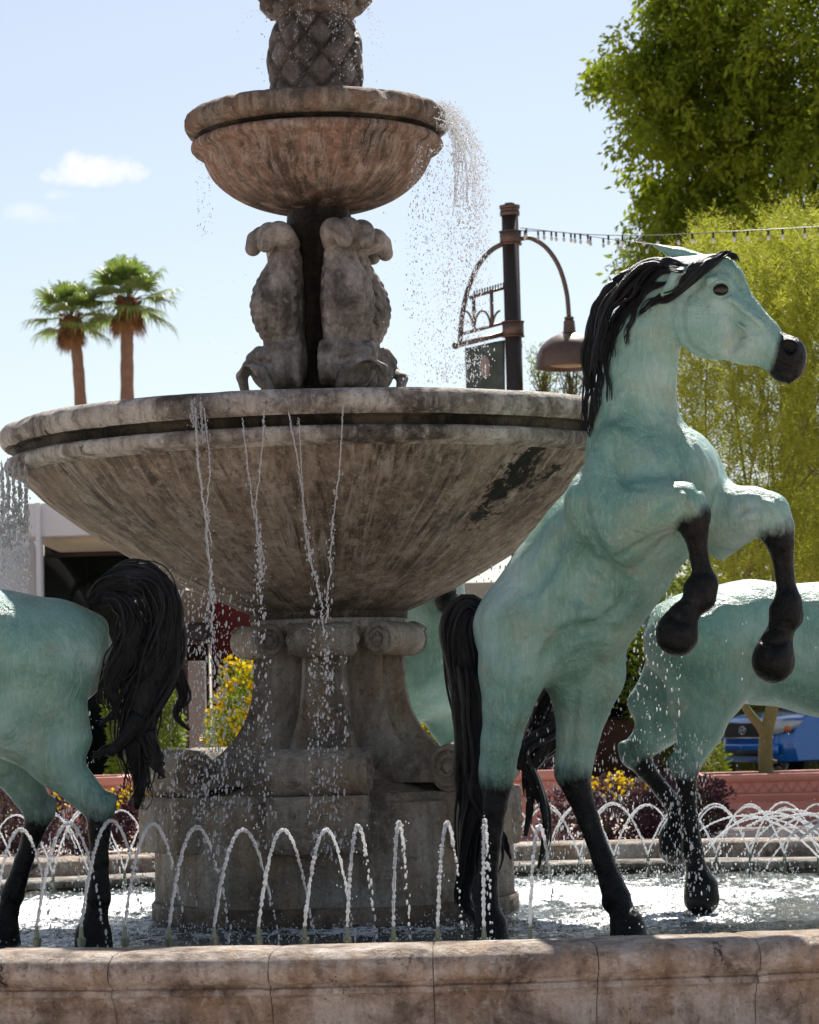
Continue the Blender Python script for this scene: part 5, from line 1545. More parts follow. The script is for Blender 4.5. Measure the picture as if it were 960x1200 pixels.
# saplings seen over the rim of the great bowl
for (u, v, w_, lab, sd) in ((636, 440, 26, 'thin leafy treetop peeping over the bowl rim beside the lamp', 1), (668, 440, 30, 'wispy treetop over the bowl rim, right of the lamp shade', 2), (748, 300, 40, 'light green leafy branch-top behind the ears of the rearing horse', 3)):
    g = np.random.default_rng(50+sd); d = 40.0
    b = P(u, v, d); r = empty('wispy_tree', (b.x, d, 0), lab, 'tree')
    mb = MB(); mb.tube([(b.x, d, 0), (b.x + .1, d, b.z*.5), (b.x, d, b.z)], [.07,.05,.02], seg=8)
    C, D = [], []
    for i in range(26):
        e = np.array(P(u + g.normal()*w_*.5, v - (20 if sd < 3 else -10) + g.normal()*14, d + g.normal()*.3))
        s0 = np.array((b.x, d, b.z - g.uniform(.2, .8)))
        c = spline([tuple(s0), tuple((s0+e)/2 + g.standard_normal(3)*.06), tuple(e)], 8)
        mb.tube(c, np.linspace(.012, .003, 8), seg=4)
        k = 30 if sd < 3 else 60; t = g.integers(3, 8, k)
        C.append(c[t] + g.standard_normal((k, 3))*.05); D.append(unit(k, g) + (0, 0, .5))
    mb.build('trunk', M['bark'], r, smooth=True, weld=False)
    leaves('crown', M['leaf_bush'], r, np.concatenate(C), np.concatenate(D), .06, .3, None, sd)

# ---------------------------------------------------------------- the two fan palms
def palm(u, v, ub, vb, scale, label, seed):
    d = 95.0; g = np.random.default_rng(seed)
    top = np.array(P(u, v, d)); lo = np.array(P(ub, vb, d))
    dirv = (lo-top)/(lo-top)[2]; base = top - dirv*top[2]; base[2] = 0
    base[0] = lo[0] + (base[0]-lo[0])*.3
    r = empty('fan_palm', base, label, 'palm tree', 'palms on the skyline')
    mb = MB(); C = spline([tuple(base), tuple(lo), tuple(top)], 40)
    rad = np.linspace(.30, .21, 40)*scale*(1 + .05*np.sin(np.arange(40)*2.1))
    mb.tube(C, rad, seg=14); mb.build('trunk', M['palmbark'], r, smooth=True)
    mb = MB(); C = spline([tuple(top - (0,0,1.15*scale)), tuple(top - (0,0,.5*scale)), tuple(top + (0,0,.1))], 10)
    mb.tube(C, np.array([.25,.30,.36,.40,.42,.44,.43,.40,.35,.2])*scale, seg=12)
    for i in range(150):
        a = g.random()*6.28; z = g.uniform(-1.1, .1)*scale
        o = np.array((math.cos(a), math.sin(a), 0)); p = top + o*.36*scale + (0,0,z)
        mb.tube([p, p + o*.12*scale + (0,0,.10), p + o*.18*scale + (0,0,.02)], [.05,.035,.01], seg=4)
    mb.build('boot_skirt', M['dead'], r, weld=False)
    V, T = [], []; F = []
    def frond(a, el, L, dead=False):
        o = np.array((math.cos(a)*math.cos(el), math.sin(a)*math.cos(el), math.sin(el)))
        pl = L*.50; pe = top + o*pl + np.array((0,0,-.12*pl)); 
        sd = np.cross(o, (0,0,1.0)); sd /= np.linalg.norm(sd); nn = np.cross(sd, o)
        k = 30
        for i in range(k):
            th = (i/(k-1) - .5)*2*R(100)
            dr = o*math.cos(th) + sd*math.sin(th)
            Ls = L*.70*(1 - .28*(abs(th)/R(100))**2)*g.uniform(.88, 1.06)
            wd = Ls*.036; s2 = np.cross(dr, nn)
            droop = g.uniform(.12, .42)*Ls
            pts = [(0, .3, 0), (.35, 1, -.02), (.7, .75, -.28), (1.0, .06, -1.0)]
            b = len(V)
            for (t, ww, dz) in pts:
                c = pe + dr*Ls*(t if t < .8 else .86) + np.array((0,0,dz*droop))
                V.append(c - s2*wd*ww); V.append(c + s2*wd*ww)
            tv = g.random()
            T.extend([tv]*8)
            for j in range(3): F.append((b+2*j, b+2*j+1, b+2*j+3, b+2*j+2))
        return pe
    pet = MB()
    for i in range(23):
        el = -0.55 + 2.08*((i + .5)/23)**.80
        a = i*2.39996 + g.random()*.3
        L = 2.05*scale*g.uniform(.86, 1.08)*(1 if el < 1 else .95)
        pe = frond(a, el, L)
        pet.tube([top + (0,0,-.1), (top + pe)/2 + (0,0,.04), pe], [.03,.022,.015], seg=4)
    me = np_mesh('fronds', V, F); at = me.attributes.new('tint', 'FLOAT', 'POINT'); at.data.foreach_set('value', np.array(T, dtype=np.float32))
    link_mesh('fronds', me, M['leaf_palm'], r, smooth=False)
    V.clear(); T.clear(); F.clear()
    for i in range(9): frond(g.random()*6.28, R(g.uniform(-75, -50)), 1.25*scale)
    me = np_mesh('dead_fronds', V, F); at = me.attributes.new('tint', 'FLOAT', 'POINT'); at.data.foreach_set('value', np.array(T, dtype=np.float32))
    link_mesh('dead_fronds', me, M['dead'], r, smooth=False)
    pet.build('leaf_stalks', M['leaf_palm'], r, weld=False)
palm(150, 352, 149, 458, .90, 'taller right one of two fan palms on the skyline, straight trunk', 1)
palm(83, 372, 94, 464, .80, 'shorter left one of two fan palms on the skyline, trunk leaning', 2)

# ---------------------------------------------------------------- lamp post with bracket, banner and dome lamp
LD = 33.0
lb = P(603, 452, LD)
lp = empty('lamp_post', (lb.x, LD, 0), 'brown iron lamp post with hooped bracket, banner and dome lamp', 'lamp post')
px = 1/100.0
def LP(u, v, dd=0): return np.array(P(u, v, LD + dd))
zt = LP(598, 240)[2]; X0 = (LP(598,260)[0] + LP(603,450)[0])/2
mb = MB()
def oct_(mb, r, z0, z1):
    V = [(X0 + r*math.cos(math.pi/8 + k*math.pi/4), LD + r*math.sin(math.pi/8 + k*math.pi/4), z) for z in (z0, z1) for k in range(8)]
    mb.add(V, [tuple(reversed(range(8))), tuple(range(8,16))] + [(k, (k+1)%8, 8+(k+1)%8, 8+k) for k in range(8)])
oct_(mb, .105, 0, zt - .06); mb.build('pole', M['iron'], lp)
mb = MB(); oct_(mb, .125, zt-.13, zt-.085); oct_(mb, .118, zt-.080, zt-.045); oct_(mb, .13, zt-.043, zt-.01); oct_(mb, .06, zt-.008, zt+.02); mb.build('cap', M['iron2'], lp)
for v0, v1 in ((271, 287), (377, 395)):
    mb = MB(); a, b = LP(600, v1)[2], LP(600, v0)[2]; oct_(mb, .135, a+.012, b-.012); oct_(mb, .145, a, a+.010); oct_(mb, .145, b-.010, b); mb.build('collar', M['iron2'], lp)
mb = MB()
for z in (.02, .30, .34): oct_(mb, .22 - z*.2, z, z + (.26 if z < .1 else .03))
mb.build('base', M['iron2'], lp)
a_ = MB(); a_.tube(spline([LP(609,280), LP(622,279), LP(640,290), LP(655,312), (LP(664,342)), LP(667,372)], 30), .028, seg=10); a_.build('lamp_arm', M['iron2'], lp, smooth=True)
lx_, ly_ = LP(659, 400)[0] + .07, LD
c_ = LP(667, 372); zb = LP(660, 431)[2]; zh = LP(666, 390)[2]
xs = c_[0]
mb = MB(); mb.lathe([(0, c_[2]+.01),(.055, c_[2]+.005),(.058,c_[2]-.02),(.045,c_[2]-.03),(.065,c_[2]-.04),(.075,zh-.0),(.0,zh-.01)], (xs, LD, 0), 20); so_ = mb.build('lamp_socket', M['iron2'], lp, smooth=True, angle=40)
dome = [(.04, zh+.0)] + [(.405*math.cos(t), zb + .07 + (zh-zb-.07)*math.sin(t)) for t in np.linspace(math.pi/2*.93, 0, 16)]
dome += [(.41, zb+.068),(.415, zb+.0),(.395, zb-.004),(.39, zb+.06)] + [(.38*math.cos(t), zb + .06 + (zh-zb-.09)*math.sin(t)) for t in np.linspace(0.05, math.pi/2, 12)]
cxd = (LP(625,420)[0] + LP(692,420)[0])/2
mb = MB(); mb.lathe(dome, (xs, LD, 0), 48); dm = mb.build('lamp_shade', M['iron2'], lp, smooth=True, angle=40)
mb = MB(); mb.lathe([(0, zb+.02),(.15,zb+.015),(.24,zb+.03),(.28,zb+.06)], (xs, LD, 0), 32); mb.build('lamp_lens', simple('amber_tinted_lens', (.45,.30,.13), .3, bump=0), dm, smooth=True)
mb = MB(); mb.tube(spline([LP(590,285), LP(575,294), LP(560,312), LP(549,338), LP(542,368), LP(539,402)], 34), .03, seg=10); mb.build('bracket_hoop', M['iron2'], lp, smooth=True)
mb = MB()
def bar(a, b, r=.018): mb.tube([a, b], r, seg=6)
bar(LP(534,405), LP(595,390), .032); bar(LP(543,391), LP(595,377), .02); bar(LP(550,349), LP(595,336), .02)
for u in (555, 576): bar(LP(u, 347-(u-550)*.29), LP(u+1, 389-(u-545)*.27), .022)
mb.ell(LP(534,405), (.045,.045,.045), 10, 6)
for k in range(12):
    u = 556 + k*3.1; bar(LP(u, 347.5-(u-550)*.29), LP(u, 342.5-(u-550)*.29), .010)
for uc in (555, 576):
    for sg in (-1, 1):
        pts = [LP(uc + sg*t, 386 - 22*math.sqrt(max(0, 1-((t-11)/10.0)**2)) if t > 1 else 380) for t in np.linspace(1.2, 10.5, 9)]
        mb.tube(pts, .014, seg=5)
mb.build('fretwork', M['iron2'], lp, smooth=True, weld=False)
mb = MB(); A, B, Cc, Dd = LP(545,408), LP(592,398), LP(592,470), LP(547,478)
V = []; n = 14
for i in range(n+1):
    for j in range(n+1):
        s_, t = i/n, j/n
        p = (A*(1-s_) + B*s_)*(1-t) + (Dd*(1-s_) + Cc*s_)*t
        p = p + np.array((0, .02*math.sin(s_*7 + t*3), 0)); V.append(p)
mb.add(V, [(i*(n+1)+j, (i+1)*(n+1)+j, (i+1)*(n+1)+j+1, i*(n+1)+j+1) for i in range(n) for j in range(n)])
bo = mb.build('banner', M['banner'], lp, smooth=True)
md = bo.modifiers.new('thickness', 'SOLIDIFY'); md.thickness = .006; md.offset = 0
mb = MB(); e0 = LP(568, 420); mb.ell(e0 + (0,-.024,-.10), (.062,.006,.13), 16, 10)
mb.build('emblem', M['emblem'], bo)

# ---------------------------------------------------------------- strings of bulbs from the post
def light_string(pts, n, label, d1, hang=1):
    C = []
    for i, (u, v) in enumerate(pts): C.append(tuple(P(u, v, LD + (d1-LD)*min(1, 2.2*i/(len(pts)-1)))))
    C = spline(C, 60)
    r = empty('light_string', C[0], label, 'string lights', 'strings of bulbs from the lamp post')
    mb = MB(); mb.tube(C, .0055, seg=5); mb.build('cable', M['black'], r, smooth=True)
    for k in range(n):
        c = C[int((k + .7)/n*58)]
        b = MB(); b.tube([c, c - (0,0,.055)], [.012,.012], seg=6); so2 = b.build('bulb_socket', M['black'], r)
        b = MB(); b.ell(c - np.array((0,0,.085)), (.018,.018,.028), 8, 6); b.build('bulb', M['bulb'], so2, smooth=True)
light_string([(610,267),(680,274),(760,276),(840,272),(920,268),(1010,262),(1120,250)], 23, 'upper string of bulbs running from the lamp post to the right over the horse head', 28.4)
light_string([(610,270),(660,272),(700,278),(762,286),(850,298),(1000,318),(1120,335)], 21, 'lower sagging string of bulbs from the lamp post, passing behind the horse ears', 31.2)

# ---------------------------------------------------------------- blue pickup
ang = R(27)
cor = P(917, 870, 40.0)
fwd = Vector((-math.cos(ang), -math.sin(ang), 0)); lat = Vector((math.sin(ang), -math.cos(ang), 0))   # lat: towards the viewer's side
Wt = 1.86
org = Vector((cor.x, cor.y, 0)) - lat*(Wt/2)
pk = empty('pickup_truck', (org.x, org.y, 0), 'bright blue pickup truck parked in the street behind the right planter', 'pickup truck')
def PK(x, y, z): return org + fwd*x + lat*y + Vector((0,0,z))      # x forward from the bumper line (negative = back)
mb = MB()
side = [(-.02,.42),(.02,.62),(-.0,.80),(-.03,.98),(-.10,1.05),(-.45,1.12),(-1.25,1.18),(-1.42,1.19),(-5.2,1.19),(-5.25,1.1),(-5.25,.62),(-5.15,.50),(-4.75,.48),(-4.68,.72),(-4.5,.88),(-4.25,.94),(-4.0,.88),(-3.82,.72),(-3.75,.42),(-1.62,.40),(-1.55,.66),(-1.40,.83),(-1.12,.90),(-.86,.83),(-.70,.66),(-.64,.42)]
m = 13; V = []; n = len(side)
for j in range(m):
    y = -1 + 2*j/(m-1); 
    yy = y*Wt/2
    for (x, z) in side:
        ins = (.16*max(0, abs(y)-.55)/.45)**1.0 if x > -.3 else 0
        top = .05*(y**4) if z > 1.0 else 0
        V.append(PK(x - ins*abs(y)**4*1.1 - (.05*y*y if x > -.3 else 0), yy*(1 - .02*(z > 1.0)), z - top))
F = [(j*n+i, (j+1)*n+i, (j+1)*n+(i+1)%n, j*n+(i+1)%n) for j in range(m-1) for i in range(n)]
F += [tuple(range(n)), tuple(reversed(range((m-1)*n, m*n)))]
mb.add(V, F); mb.build('body', M['blue'], pk, smooth=True, angle=35, bevel=.02)
mb = MB(); cab = [(-1.35,1.17),(-1.95,1.72),(-2.3,1.78),(-3.3,1.76),(-3.62,1.66),(-3.75,1.17)]
V = []; n = len(cab)
for y in (-1, 1):
    for (x, z) in cab: V.append(PK(x, y*(Wt/2*.94 - (z-1.17)*.22), z))
mb.add(V, [tuple(range(n)), tuple(reversed(range(n, 2*n)))] + [(i, n+i, n+(i+1)%n, (i+1)%n) for i in range(n)]); mb.build('cab', M['blue'], pk, bevel=.03)
mb = MB(); V = [PK(-1.40,.74,1.21), PK(-1.40,-.74,1.21), PK(-1.93,-.66,1.70), PK(-1.93,.66,1.70)]
V = [v + fwd*.012 + Vector((0,0,.008)) for v in V]; mb.add(V, [(0,1,2,3)]); mb.build('windscreen', M['glass'], pk)
for sg in (-1, 1):
    mb = MB()
    for (xa, xb) in ((-1.75,-2.5), (-2.58,-3.5)):
        V = [PK(xa, sg*(Wt/2*.94+.004), 1.22), PK(xb, sg*(Wt/2*.94+.004), 1.22), PK(xb-.0, sg*(Wt/2*.94-.46*.22+.004), 1.66), PK(min(xa-.25, -2.0) if xa > -2 else xa, sg*(Wt/2*.94-.46*.22+.004), 1.66)]
        mb.add(V, [(0,1,2,3)])
    mb.build('side_window', M['glass'], pk)
RM = Matrix((lat, fwd, Vector((0,0,1)))).transposed()   # local box axes: x across, y forward, z up
mb = MB(); mb.box(PK(.0,0,.875), (1.02,.07,.22), RM); gl = mb.build('grille', M['black'], pk, bevel=.02)
mb = MB(); mb.box(PK(.035,0,.985), (1.06,.03,.025), RM); mb.box(PK(.035,0,.765), (1.06,.03,.02), RM)
mb.build('grille_trim', M['chrome'], gl)
mb = MB()
ring = lambda a, b, y0=0, z0=.875: [PK(.045, y0 + a*math.cos(t), z0 + b*math.sin(t)) for t in np.linspace(0, 2*math.pi, 25)]
mb.tube(ring(.085,.058), .009, seg=6); mb.tube(ring(.034,.055), .008, seg=6); mb.tube(ring(.062,.024, 0, .90), .008, seg=6)
mb.build('emblem', M['chrome'], gl, smooth=True, weld=False)
mb = MB(); mb.box(PK(.03,0,.60), (1.66,.10,.16), RM); mb.build('bumper', M['blue'], pk, bevel=.03)
mb = MB(); mb.box(PK(.075,0,.55), (.90,.03,.09), RM); mb.build('air_intake', M['black'], pk)
for sg in (-1, 1):
    mb = MB(); V = [PK(.03, sg*.54, .80), PK(-.02, sg*.80, .82), PK(-.16, sg*.945, .90), PK(-.30, sg*.95, 1.0), PK(-.06, sg*.86, 1.01), PK(.01, sg*.54, 1.0)]
    V = [v + lat*sg*.01 for v in V]; V2 = [v - fwd*.08 - lat*sg*.03 for v in V]
    mb.add(V + V2, [tuple(range(6)), tuple(reversed(range(6,12)))] + [(i, 6+i, 6+(i+1)%6, (i+1)%6) for i in range(6)])
    hl = mb.build('headlight', M['lens'], pk)
    mb = MB(); mb.ell(PK(-.10, sg*.925, .885), (.06,.05,.045), 10, 8); mb.build('indicator', M['amber'], hl, smooth=True)
    mb = MB(); mb.tube([PK(-1.62, sg*1.0, 1.26), PK(-1.62, sg*1.14, 1.30)], [.07,.09], seg=8, flat=.6); mb.build('wing_mirror', M['blue'], pk, smooth=True)
    for xw in (-1.13, -4.22):
        c = PK(xw, sg*(Wt/2-.12), .39); mb = MB()
        W_ = [(.22,.09),(.24,.11),(.33,.12),(.375,.105),(.39,.06),(.39,-.06),(.375,-.105),(.33,-.12),(.24,-.11)]
        V = []; sgm = 32
        for k in range(sgm):
            t = 2*math.pi*k/sgm
            for (rr_, h_) in W_: V.append(c + fwd*rr_*math.cos(t) + Vector((0,0,1))*rr_*math.sin(t) + lat*h_)
        nn_ = len(W_); mb.add(V, [(k*nn_+i, ((k+1)%sgm)*nn_+i, ((k+1)%sgm)*nn_+(i+1)%nn_, k*nn_+(i+1)%nn_) for k in range(sgm) for i in range(nn_)])
        wh = mb.build('wheel', M['rubber'], pk, smooth=True, angle=40)
        mb = MB()
        for k in range(6):
            t = 2*math.pi*k/6; o = fwd*math.cos(t) + Vector((0,0,1))*math.sin(t)
            mb.tube([c + lat*sg*.085 + o*.03, c + lat*sg*.09 + o*.23], [.035,.045], seg=6)
        mb.tube([c + lat*sg*(.07), c + lat*sg*.105], [.07,.06], seg=12)
        pts = [c + lat*sg*.08 + (fwd*math.cos(t) + Vector((0,0,1))*math.sin(t))*.225 for t in np.linspace(0, 2*math.pi, 25)]
        mb.tube(pts, .02, seg=6); mb.build('rim', M['chrome'], wh, smooth=True, weld=False)

# ---------------------------------------------------------------- jets of the pool
ORD = ['first','second','third','fourth','fifth','sixth','seventh','eighth','ninth','tenth','eleventh','twelfth','thirteenth','fourteenth','fifteenth','sixteenth','seventeenth','eighteenth','nineteenth','twentieth','twenty-first','twenty-second','twenty-third','twenty-fourth','twenty-fifth','twenty-sixth']
gj = np.random.default_rng(77)
def jet(u, d, zn, apex_z, land_dx, land_dy, label, group, thick=.0062, to_z=None, vb=None):
    x0 = P(u, 1085 if vb is None else vb, d).x
    r = empty('water_jet', (x0, d, WZ-.02), label, 'water jet', group)
    mb = MB(); mb.tube([(x0,d,WZ-.02),(x0,d,zn-.07)], .011, seg=10); mb.tube([(x0,d,zn-.07),(x0,d,zn-.045),(x0,d,zn-.04)], [.015,.017,.013], seg=10); mb.tube([(x0,d,zn-.04),(x0,d,zn)], [.010,.0065], seg=10)
    mb.build('nozzle', M['brass'], r, smooth=True, angle=40)
    zl = WZ if to_z is None else to_z
    h = apex_z - zn; hd = apex_z - zl
    tu = math.sqrt(h); td = math.sqrt(hd); tt = tu + td
    mb = MB()
    def pos(s): # s 0..tt
        return np.array((x0 + land_dx*s/tt, d + land_dy*s/tt, apex_z - (tu - s)**2))
    s1 = tu + td*gj.uniform(.35, .72)
    n = 150; C = []; rad = []
    ph = gj.random()*6
    for i in range(n):
        s = s1*i/(n-1); p = pos(s); w1 = .0012*min(1, s/.2)
        p = p + np.array((w1*math.sin(i*.5+ph), w1*math.cos(i*.4), 0)) + gj.normal(0, .0008, 3)
        k = thick*(1.0 if s < tu else 1.0 - .45*(s-tu)/td)*(1 + .22*math.sin(i*1.7+ph) + gj.normal(0, .2))
        C.append(p); rad.append(max(k, thick*.3))
    mb.tube(C, rad, seg=7)
    # beads where it breaks up
    s = s1
    while s < tt:
        p = pos(s) + gj.normal(0, .004, 3); a = gj.uniform(.0022, .0055)*thick/.0062
        mb.ell(p, (a, a, a*gj.uniform(1, 3.2)), 7, 5)
        s += gj.uniform(.006, .03)
    for _ in range(22):   # splash where it lands
        p = pos(tt) + gj.normal(0, .035, 3)*(1,1,0) + (0,0,abs(gj.normal(0,.03))); a = gj.uniform(.0015, .004); mb.ell(p, (a,a,a*1.3), 6, 4)
    for _ in range(10):
        s = gj.uniform(.1, tt); p = pos(s) + gj.normal(0, .016, 3); a = gj.uniform(.001, .0028)
        mb.ell(p, (a,a,a*1.6), 6, 4)
    mb.build('stream', M['drop'], r, smooth=True, weld=False)
near = [(-9,42),(43,50),(95,48),(146,46),(198,47),(251,50),(303,44),(357,40),(407,22),(461,14),(513,23),(567,9),(621,26)]
for i, (u, dx) in enumerate(near):
    d = PC.y - (PR-.20)*math.sqrt(1 - ((P(u,1085,10.3).x - PC.x)/(PR*EX-.2))**2) + .02
    zn = P(u, 1086, d).z
    ap = P(u, (975, 968, 965, 969, 973, 976, 976, 976, 971, 966, 967, 964, 971)[i], d).z
    land = dx*1.45/318
    jet(u, d, zn, ap, land, .42, ('jet at the far left edge of the near row' if i == 0 else ORD[i] + ' arching water jet from the left in the near row, just behind the pool wall'), 'near row of fountain jets')
# far side: lattice of crossing arcs
fu = [20,62,104,146] + list(range(600, 1000, 40))
for i, u in enumerate(fu):
    for sgn in (1, -1):
        d = PC.y + (PR-.62)*math.sqrt(1 - ((P(u,1030,16).x - PC.x)/(PR*EX-.62))**2)
        ap = P(u, (944 if u > 500 else 950) + gj.uniform(-3, 4), d).z
        jet(u, d + (.03 if sgn > 0 else 0), WZ+.12, ap, sgn*.42, -.12, ('arc of the far row leaning ' + ('right' if sgn > 0 else 'left') + ', ' + ORD[i] + ' nozzle from the left'), 'far row of crossing fountain jets', .0050, vb=1020)
# right-hand side of the ring: dense arcs falling inwards
for i in range(10):
    u = 1095 - i*14; d = 12.4 + i*.26
    x = P(u, 1050, d).x
    ap = P(940, 946 + gj.uniform(-4, 8) + (11-i)*1.0, d).z
    jet(u, d, WZ+.12, ap, -(.50 + gj.uniform(0, .14)) - (1100-u)*.0005 - .25, -.06 + gj.uniform(-.1,.1), ORD[i] + ' from the viewer of the close arcs falling inwards at the right edge', 'close arcs at the right side of the pool', .0052, vb=1050)

# ---------------------------------------------------------------- falling and splashing water
ICO = None
def ico():
    bm = bmesh.new(); bmesh.ops.create_icosphere(bm, subdivisions=1, radius=1)
    V = np.array([v.co[:] for v in bm.verts]); F = np.array([[v.index for v in f.verts] for f in bm.faces]); bm.free(); return V, F
IV, IF = ico()
def drops(name, P_, Rr, stretch, label, cat='falling water', extra=None):
    P_ = np.asarray(P_); n = len(P_); Rr = np.asarray(Rr)*.86; Rr = np.broadcast_to(Rr, (n,)); st = np.broadcast_to(stretch, (n,))
    sc = np.stack([Rr, Rr, Rr*st], 1)
    V = (P_[:, None] + IV[None]*sc[:, None]).reshape(-1, 3)
    F = (np.arange(n)[:, None, None]*len(IV) + IF[None]).reshape(-1, 3)
    me = np_mesh(name, V, F)
    if extra is not None:
        pass
    o = link_mesh(name, me, M['drop'], None)
    return tag(o, label, cat, kind='stuff')
gd = np.random.default_rng(99)
def stream(ctrl, n, spread, r=(.0018,.0055), dsp=.03, st=(1.2,3.6), grow=1.0):
    """drops along a falling line given in pixels and distance (u, v, d)"""
    C = spline(ctrl, 200); k = (gd.random(n)*199).astype(int); t = k/199
    u = C[k,0] + gd.normal(0, 1, n)*spread*(.25 + grow*t); v = C[k,1] + gd.normal(0, 3, n)
    d = C[k,2] + gd.normal(0, dsp, n)
    P_ = np.array([tuple(P(a, b, c)) for a, b, c in zip(u, v, d)])
    return P_, r[0] + (r[1]-r[0])*gd.random(n)**2.2, gd.uniform(*st, n)
def rope(mb, ctrl, r, wob=3.0, n=110, seed=0):
    g = np.random.default_rng(seed); C = spline(ctrl, n)
    ph = g.random(3)*6
    pts = []; rad = []
    for i, (u, v, d) in enumerate(C):
        t = i/n
        u2 = u + wob*t*(math.sin(i*.45+ph[0])*.6 + math.sin(i*.21+ph[1])) + g.normal(0, .35)
        pts.append(tuple(P(u2, v, d))); rad.append(r*(.55 + .6*abs(math.sin(i*.6+ph[2])) + .5*g.random()))
    mb.tube(pts, rad, seg=7)
# threads of water off the great bowl's front lip
def lipd(u): return AY - math.sqrt(max(.01, 1.64**2 - (P(u, 500, 12.6).x - AX)**2)) - .03
TH = [([(229,478),(232,540),(240,600),(247,680),(249,740)], .0065), ([(239,478),(246,545),(243,590),(247,640)], .004), ([(310,480),(306,540),(300,600),(307,650),(304,690)], .0035), ([(284,490),(292,560),(303,640),(306,680)], .0035),
      ([(338,482),(352,560),(360,640),(373,690),(380,740)], .0042), ([(402,478),(398,550),(390,610),(387,660),(382,730)], .0042), ([(350,490),(357,600),(366,660)], .003), ([(225,470),(228,500)], .006), ([(235,470),(238,520)], .006)]
mb = MB(); A = [[], [], []]
for i, (c, r) in enumerate(TH):
    d = lipd(c[0][0]); rope(mb, [(u, v, d) for u, v in c], r*.6, 1.3, 170, i)
    e = c[-1]
    if e[1] > 650:
        a, b, cc = stream([(u, v, d) for u, v in c[2:]] + [(e[0]+2, 800, d), (e[0]+5, 900, d), (e[0]+6, 1000, d)], 150, 6, (.0018,.0065)); A[0].append(a); A[1].append(b); A[2].append(cc)
tag(mb.build('falling_threads', M['drop'], None, smooth=True, weld=False), 'thin wavering threads of water pouring off the front lip of the great bowl', 'falling water', kind='stuff')
def acc(x): A[0].append(x[0]); A[1].append(x[1]); A[2].append(x[2])
for c in TH: acc(stream([(u, v, lipd(c[0][0][0])) for u, v in c[0]], 60, 5, (.0012,.004)))
# wide rain left and right of the pedestal
def rain(u0, u1, v0, v1, d0, d1, n, r=(.0016,.006), st=(1.3,3.8)):
    u = gd.uniform(u0, u1, n); v = gd.uniform(v0, v1, n); d = gd.uniform(d0, d1, n)
    P_ = np.array([tuple(P(a, b, c)) for a, b, c in zip(u, v, d)]); P_ = P_[P_[:,2] > WZ] 
    n = len(P_); acc((P_, r[0] + (r[1]-r[0])*gd.random(n)**2.2, gd.uniform(*st, n)))
rain(196, 300, 690, 960, 12.45, 12.9, 900, (.0018,.0062))
rain(232, 268, 740, 1000, 12.40, 12.5, 260, (.002,.007))
rain(360, 408, 760, 1010, 12.25, 12.4, 200, (.002,.007))
rain(150, 240, 660, 960, 12.9, 13.6, 500)
rain(40, 110, 830, 1040, 12.7, 13.4, 420)
rain(90, 260, 930, 1060, 12.3, 13.2, 260)
rain(600, 700, 760, 1040, 12.9, 13.6, 620)
rain(700, 800, 690, 960, 12.45, 12.95, 520)
rain(775, 835, 860, 1050, 12.55, 12.95, 420)
rain(845, 960, 690, 900, 12.5, 13, 60, (.001,.003))
rain(530, 600, 660, 720, 13.5, 14.5, 90)
rain(300, 560, 940, 1060, 12.2, 12.8, 220, (.001,.0035))
drops('falling_drops', np.concatenate(A[0]), np.concatenate(A[1]), np.concatenate(A[2]), 'loose drops raining down from the great bowl in front of the pedestal and horses')
# curtain at the far left edge of the great bowl
A = [[], [], []]
for u in (-14, -6, 2, 9, 16, 23, 30):
    acc(stream([(u, 545, 13.3), (u+1, 600, 13.3), (u+1, 670, 13.3), (u+1, 900, 13.3)], 620, 3.2, (.002,.0068), .05))
drops('water_curtain', np.concatenate(A[0]), np.concatenate(A[1]), np.concatenate(A[2]), 'curtain of drops falling from the left edge of the great bowl')
# veil off the right lip of the small bowl
A = [[], [], []]
mb = MB()
for i in range(44):
    g1 = gd.random()
    xr = 40*g1**1.1; dd = 13.9 + gd.uniform(-.38, .25)
    v0 = 118 + 30*gd.random()
    c = [(508 + 14*gd.random(), v0, dd), (526 + xr*.35, v0+12, dd), (533 + xr*.75, v0+50, dd), (530 + xr*1.0, v0+105, dd), (524 + xr*1.05, v0+190, dd), (520 + xr*1.1, 450, dd)]
    if i % 3 == 0: rope(mb, c[:4], .0019, 1.2, 60, 200+i)
    acc(stream(c, 130, 6, (.0014,.0052), .05, (1,2.4)))
for i in range(20):
    u = 478 + 48*gd.random(); dd = 13.5 + gd.uniform(-.2,.3)
    c = [(u+8, 170, dd), (u+2, 240, dd), (u, 330, dd), (u+2, 450, dd)]
    acc(stream(c, 75, 5, (.0013,.0045), .05, (1,2.2)))
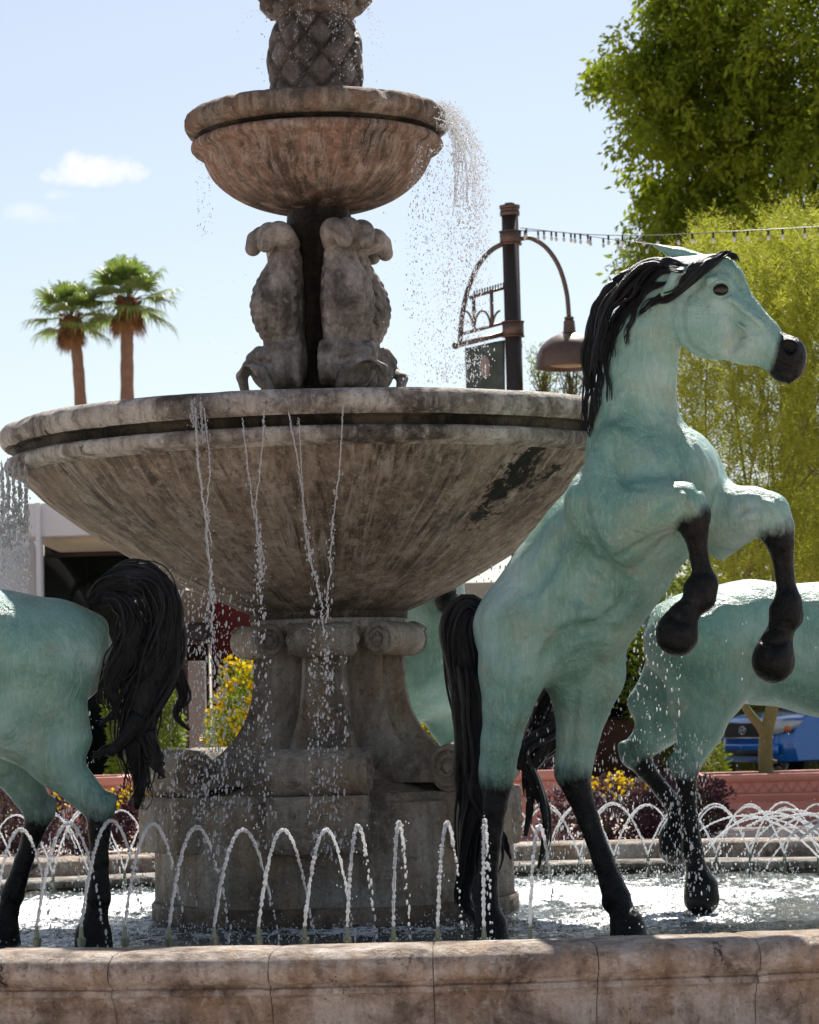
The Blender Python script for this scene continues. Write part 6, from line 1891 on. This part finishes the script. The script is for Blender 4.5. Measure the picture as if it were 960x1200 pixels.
rain(440, 575, 190, 450, 13.4, 14.3, 330, (.001,.0038), (1,1.8))
drops('spray_veil', np.concatenate(A[0]), np.concatenate(A[1]), np.concatenate(A[2]), 'veil of spray arching off the right side of the small upper bowl')
tag(mb.build('spray_threads', M['drop'], None, smooth=True, weld=False), 'fine threads of water curving off the right lip of the small bowl', 'falling water', kind='stuff')
# thin drips at the left of the small bowl and round the pineapple
A = [[], [], []]
for u in (231, 237, 244): acc(stream([(u, 185, 13.9), (u+1, 230, 13.9), (u+3, 275, 13.9)], 34, 1.5, (.001,.0035), .03))
rain(225, 290, 190, 445, 13.6, 14.2, 70, (.001,.0026), (1,1.6))
for k in range(16):
    u = 310 + 122*gd.random(); s_ = 1 if u > 371 else -1; dd = 13.9 - .26*math.cos((u-371)/61*1.3)
    acc(stream([(u, -8, dd), (u+s_*5, 30, dd), (u+s_*9, 95, dd)], 46, 3, (.0012,.0042), .03, (1,2.4)))
acc(stream([(318, 22, 13.8), (304, 14, 13.8), (292, 14, 13.8), (284, 22, 13.8), (276, 60, 13.8)], 60, 3, (.001,.004), .02, (1,1.8)))
acc(stream([(425, 6, 13.8), (436, 16, 13.8), (446, 40, 13.8), (449, 80, 13.8)], 80, 4, (.001,.004), .02, (1,1.8)))
drops('upper_drips', np.concatenate(A[0]), np.concatenate(A[1]), np.concatenate(A[2]), 'drips and small splashes round the pineapple and small bowl')
# splash at the water
n = 6000
aa = gd.random(n)*6.28; r_ = np.where(gd.random(n) < .5, gd.normal(1.65, .35, n), np.sqrt(gd.random(n))*(PR-.45))
x = AX + r_*np.cos(aa); y = AY + r_*np.sin(aa)
x2 = np.where(gd.random(n) < .5, x, PC.x + (x-AX)); z = WZ + .004 + gd.exponential(.022, n)
ok = (np.hypot((x2-PC.x)/EX, y-PC.y) < PR-.35) & (np.hypot(x2-AX, y-AY) > .96)
drops('splash_drops', np.stack([x2, y, z], 1)[ok], gd.uniform(.0015,.0055, ok.sum()), gd.uniform(.8,1.8, ok.sum()), 'low splashing drops dancing over the pool surface', 'splashing water')
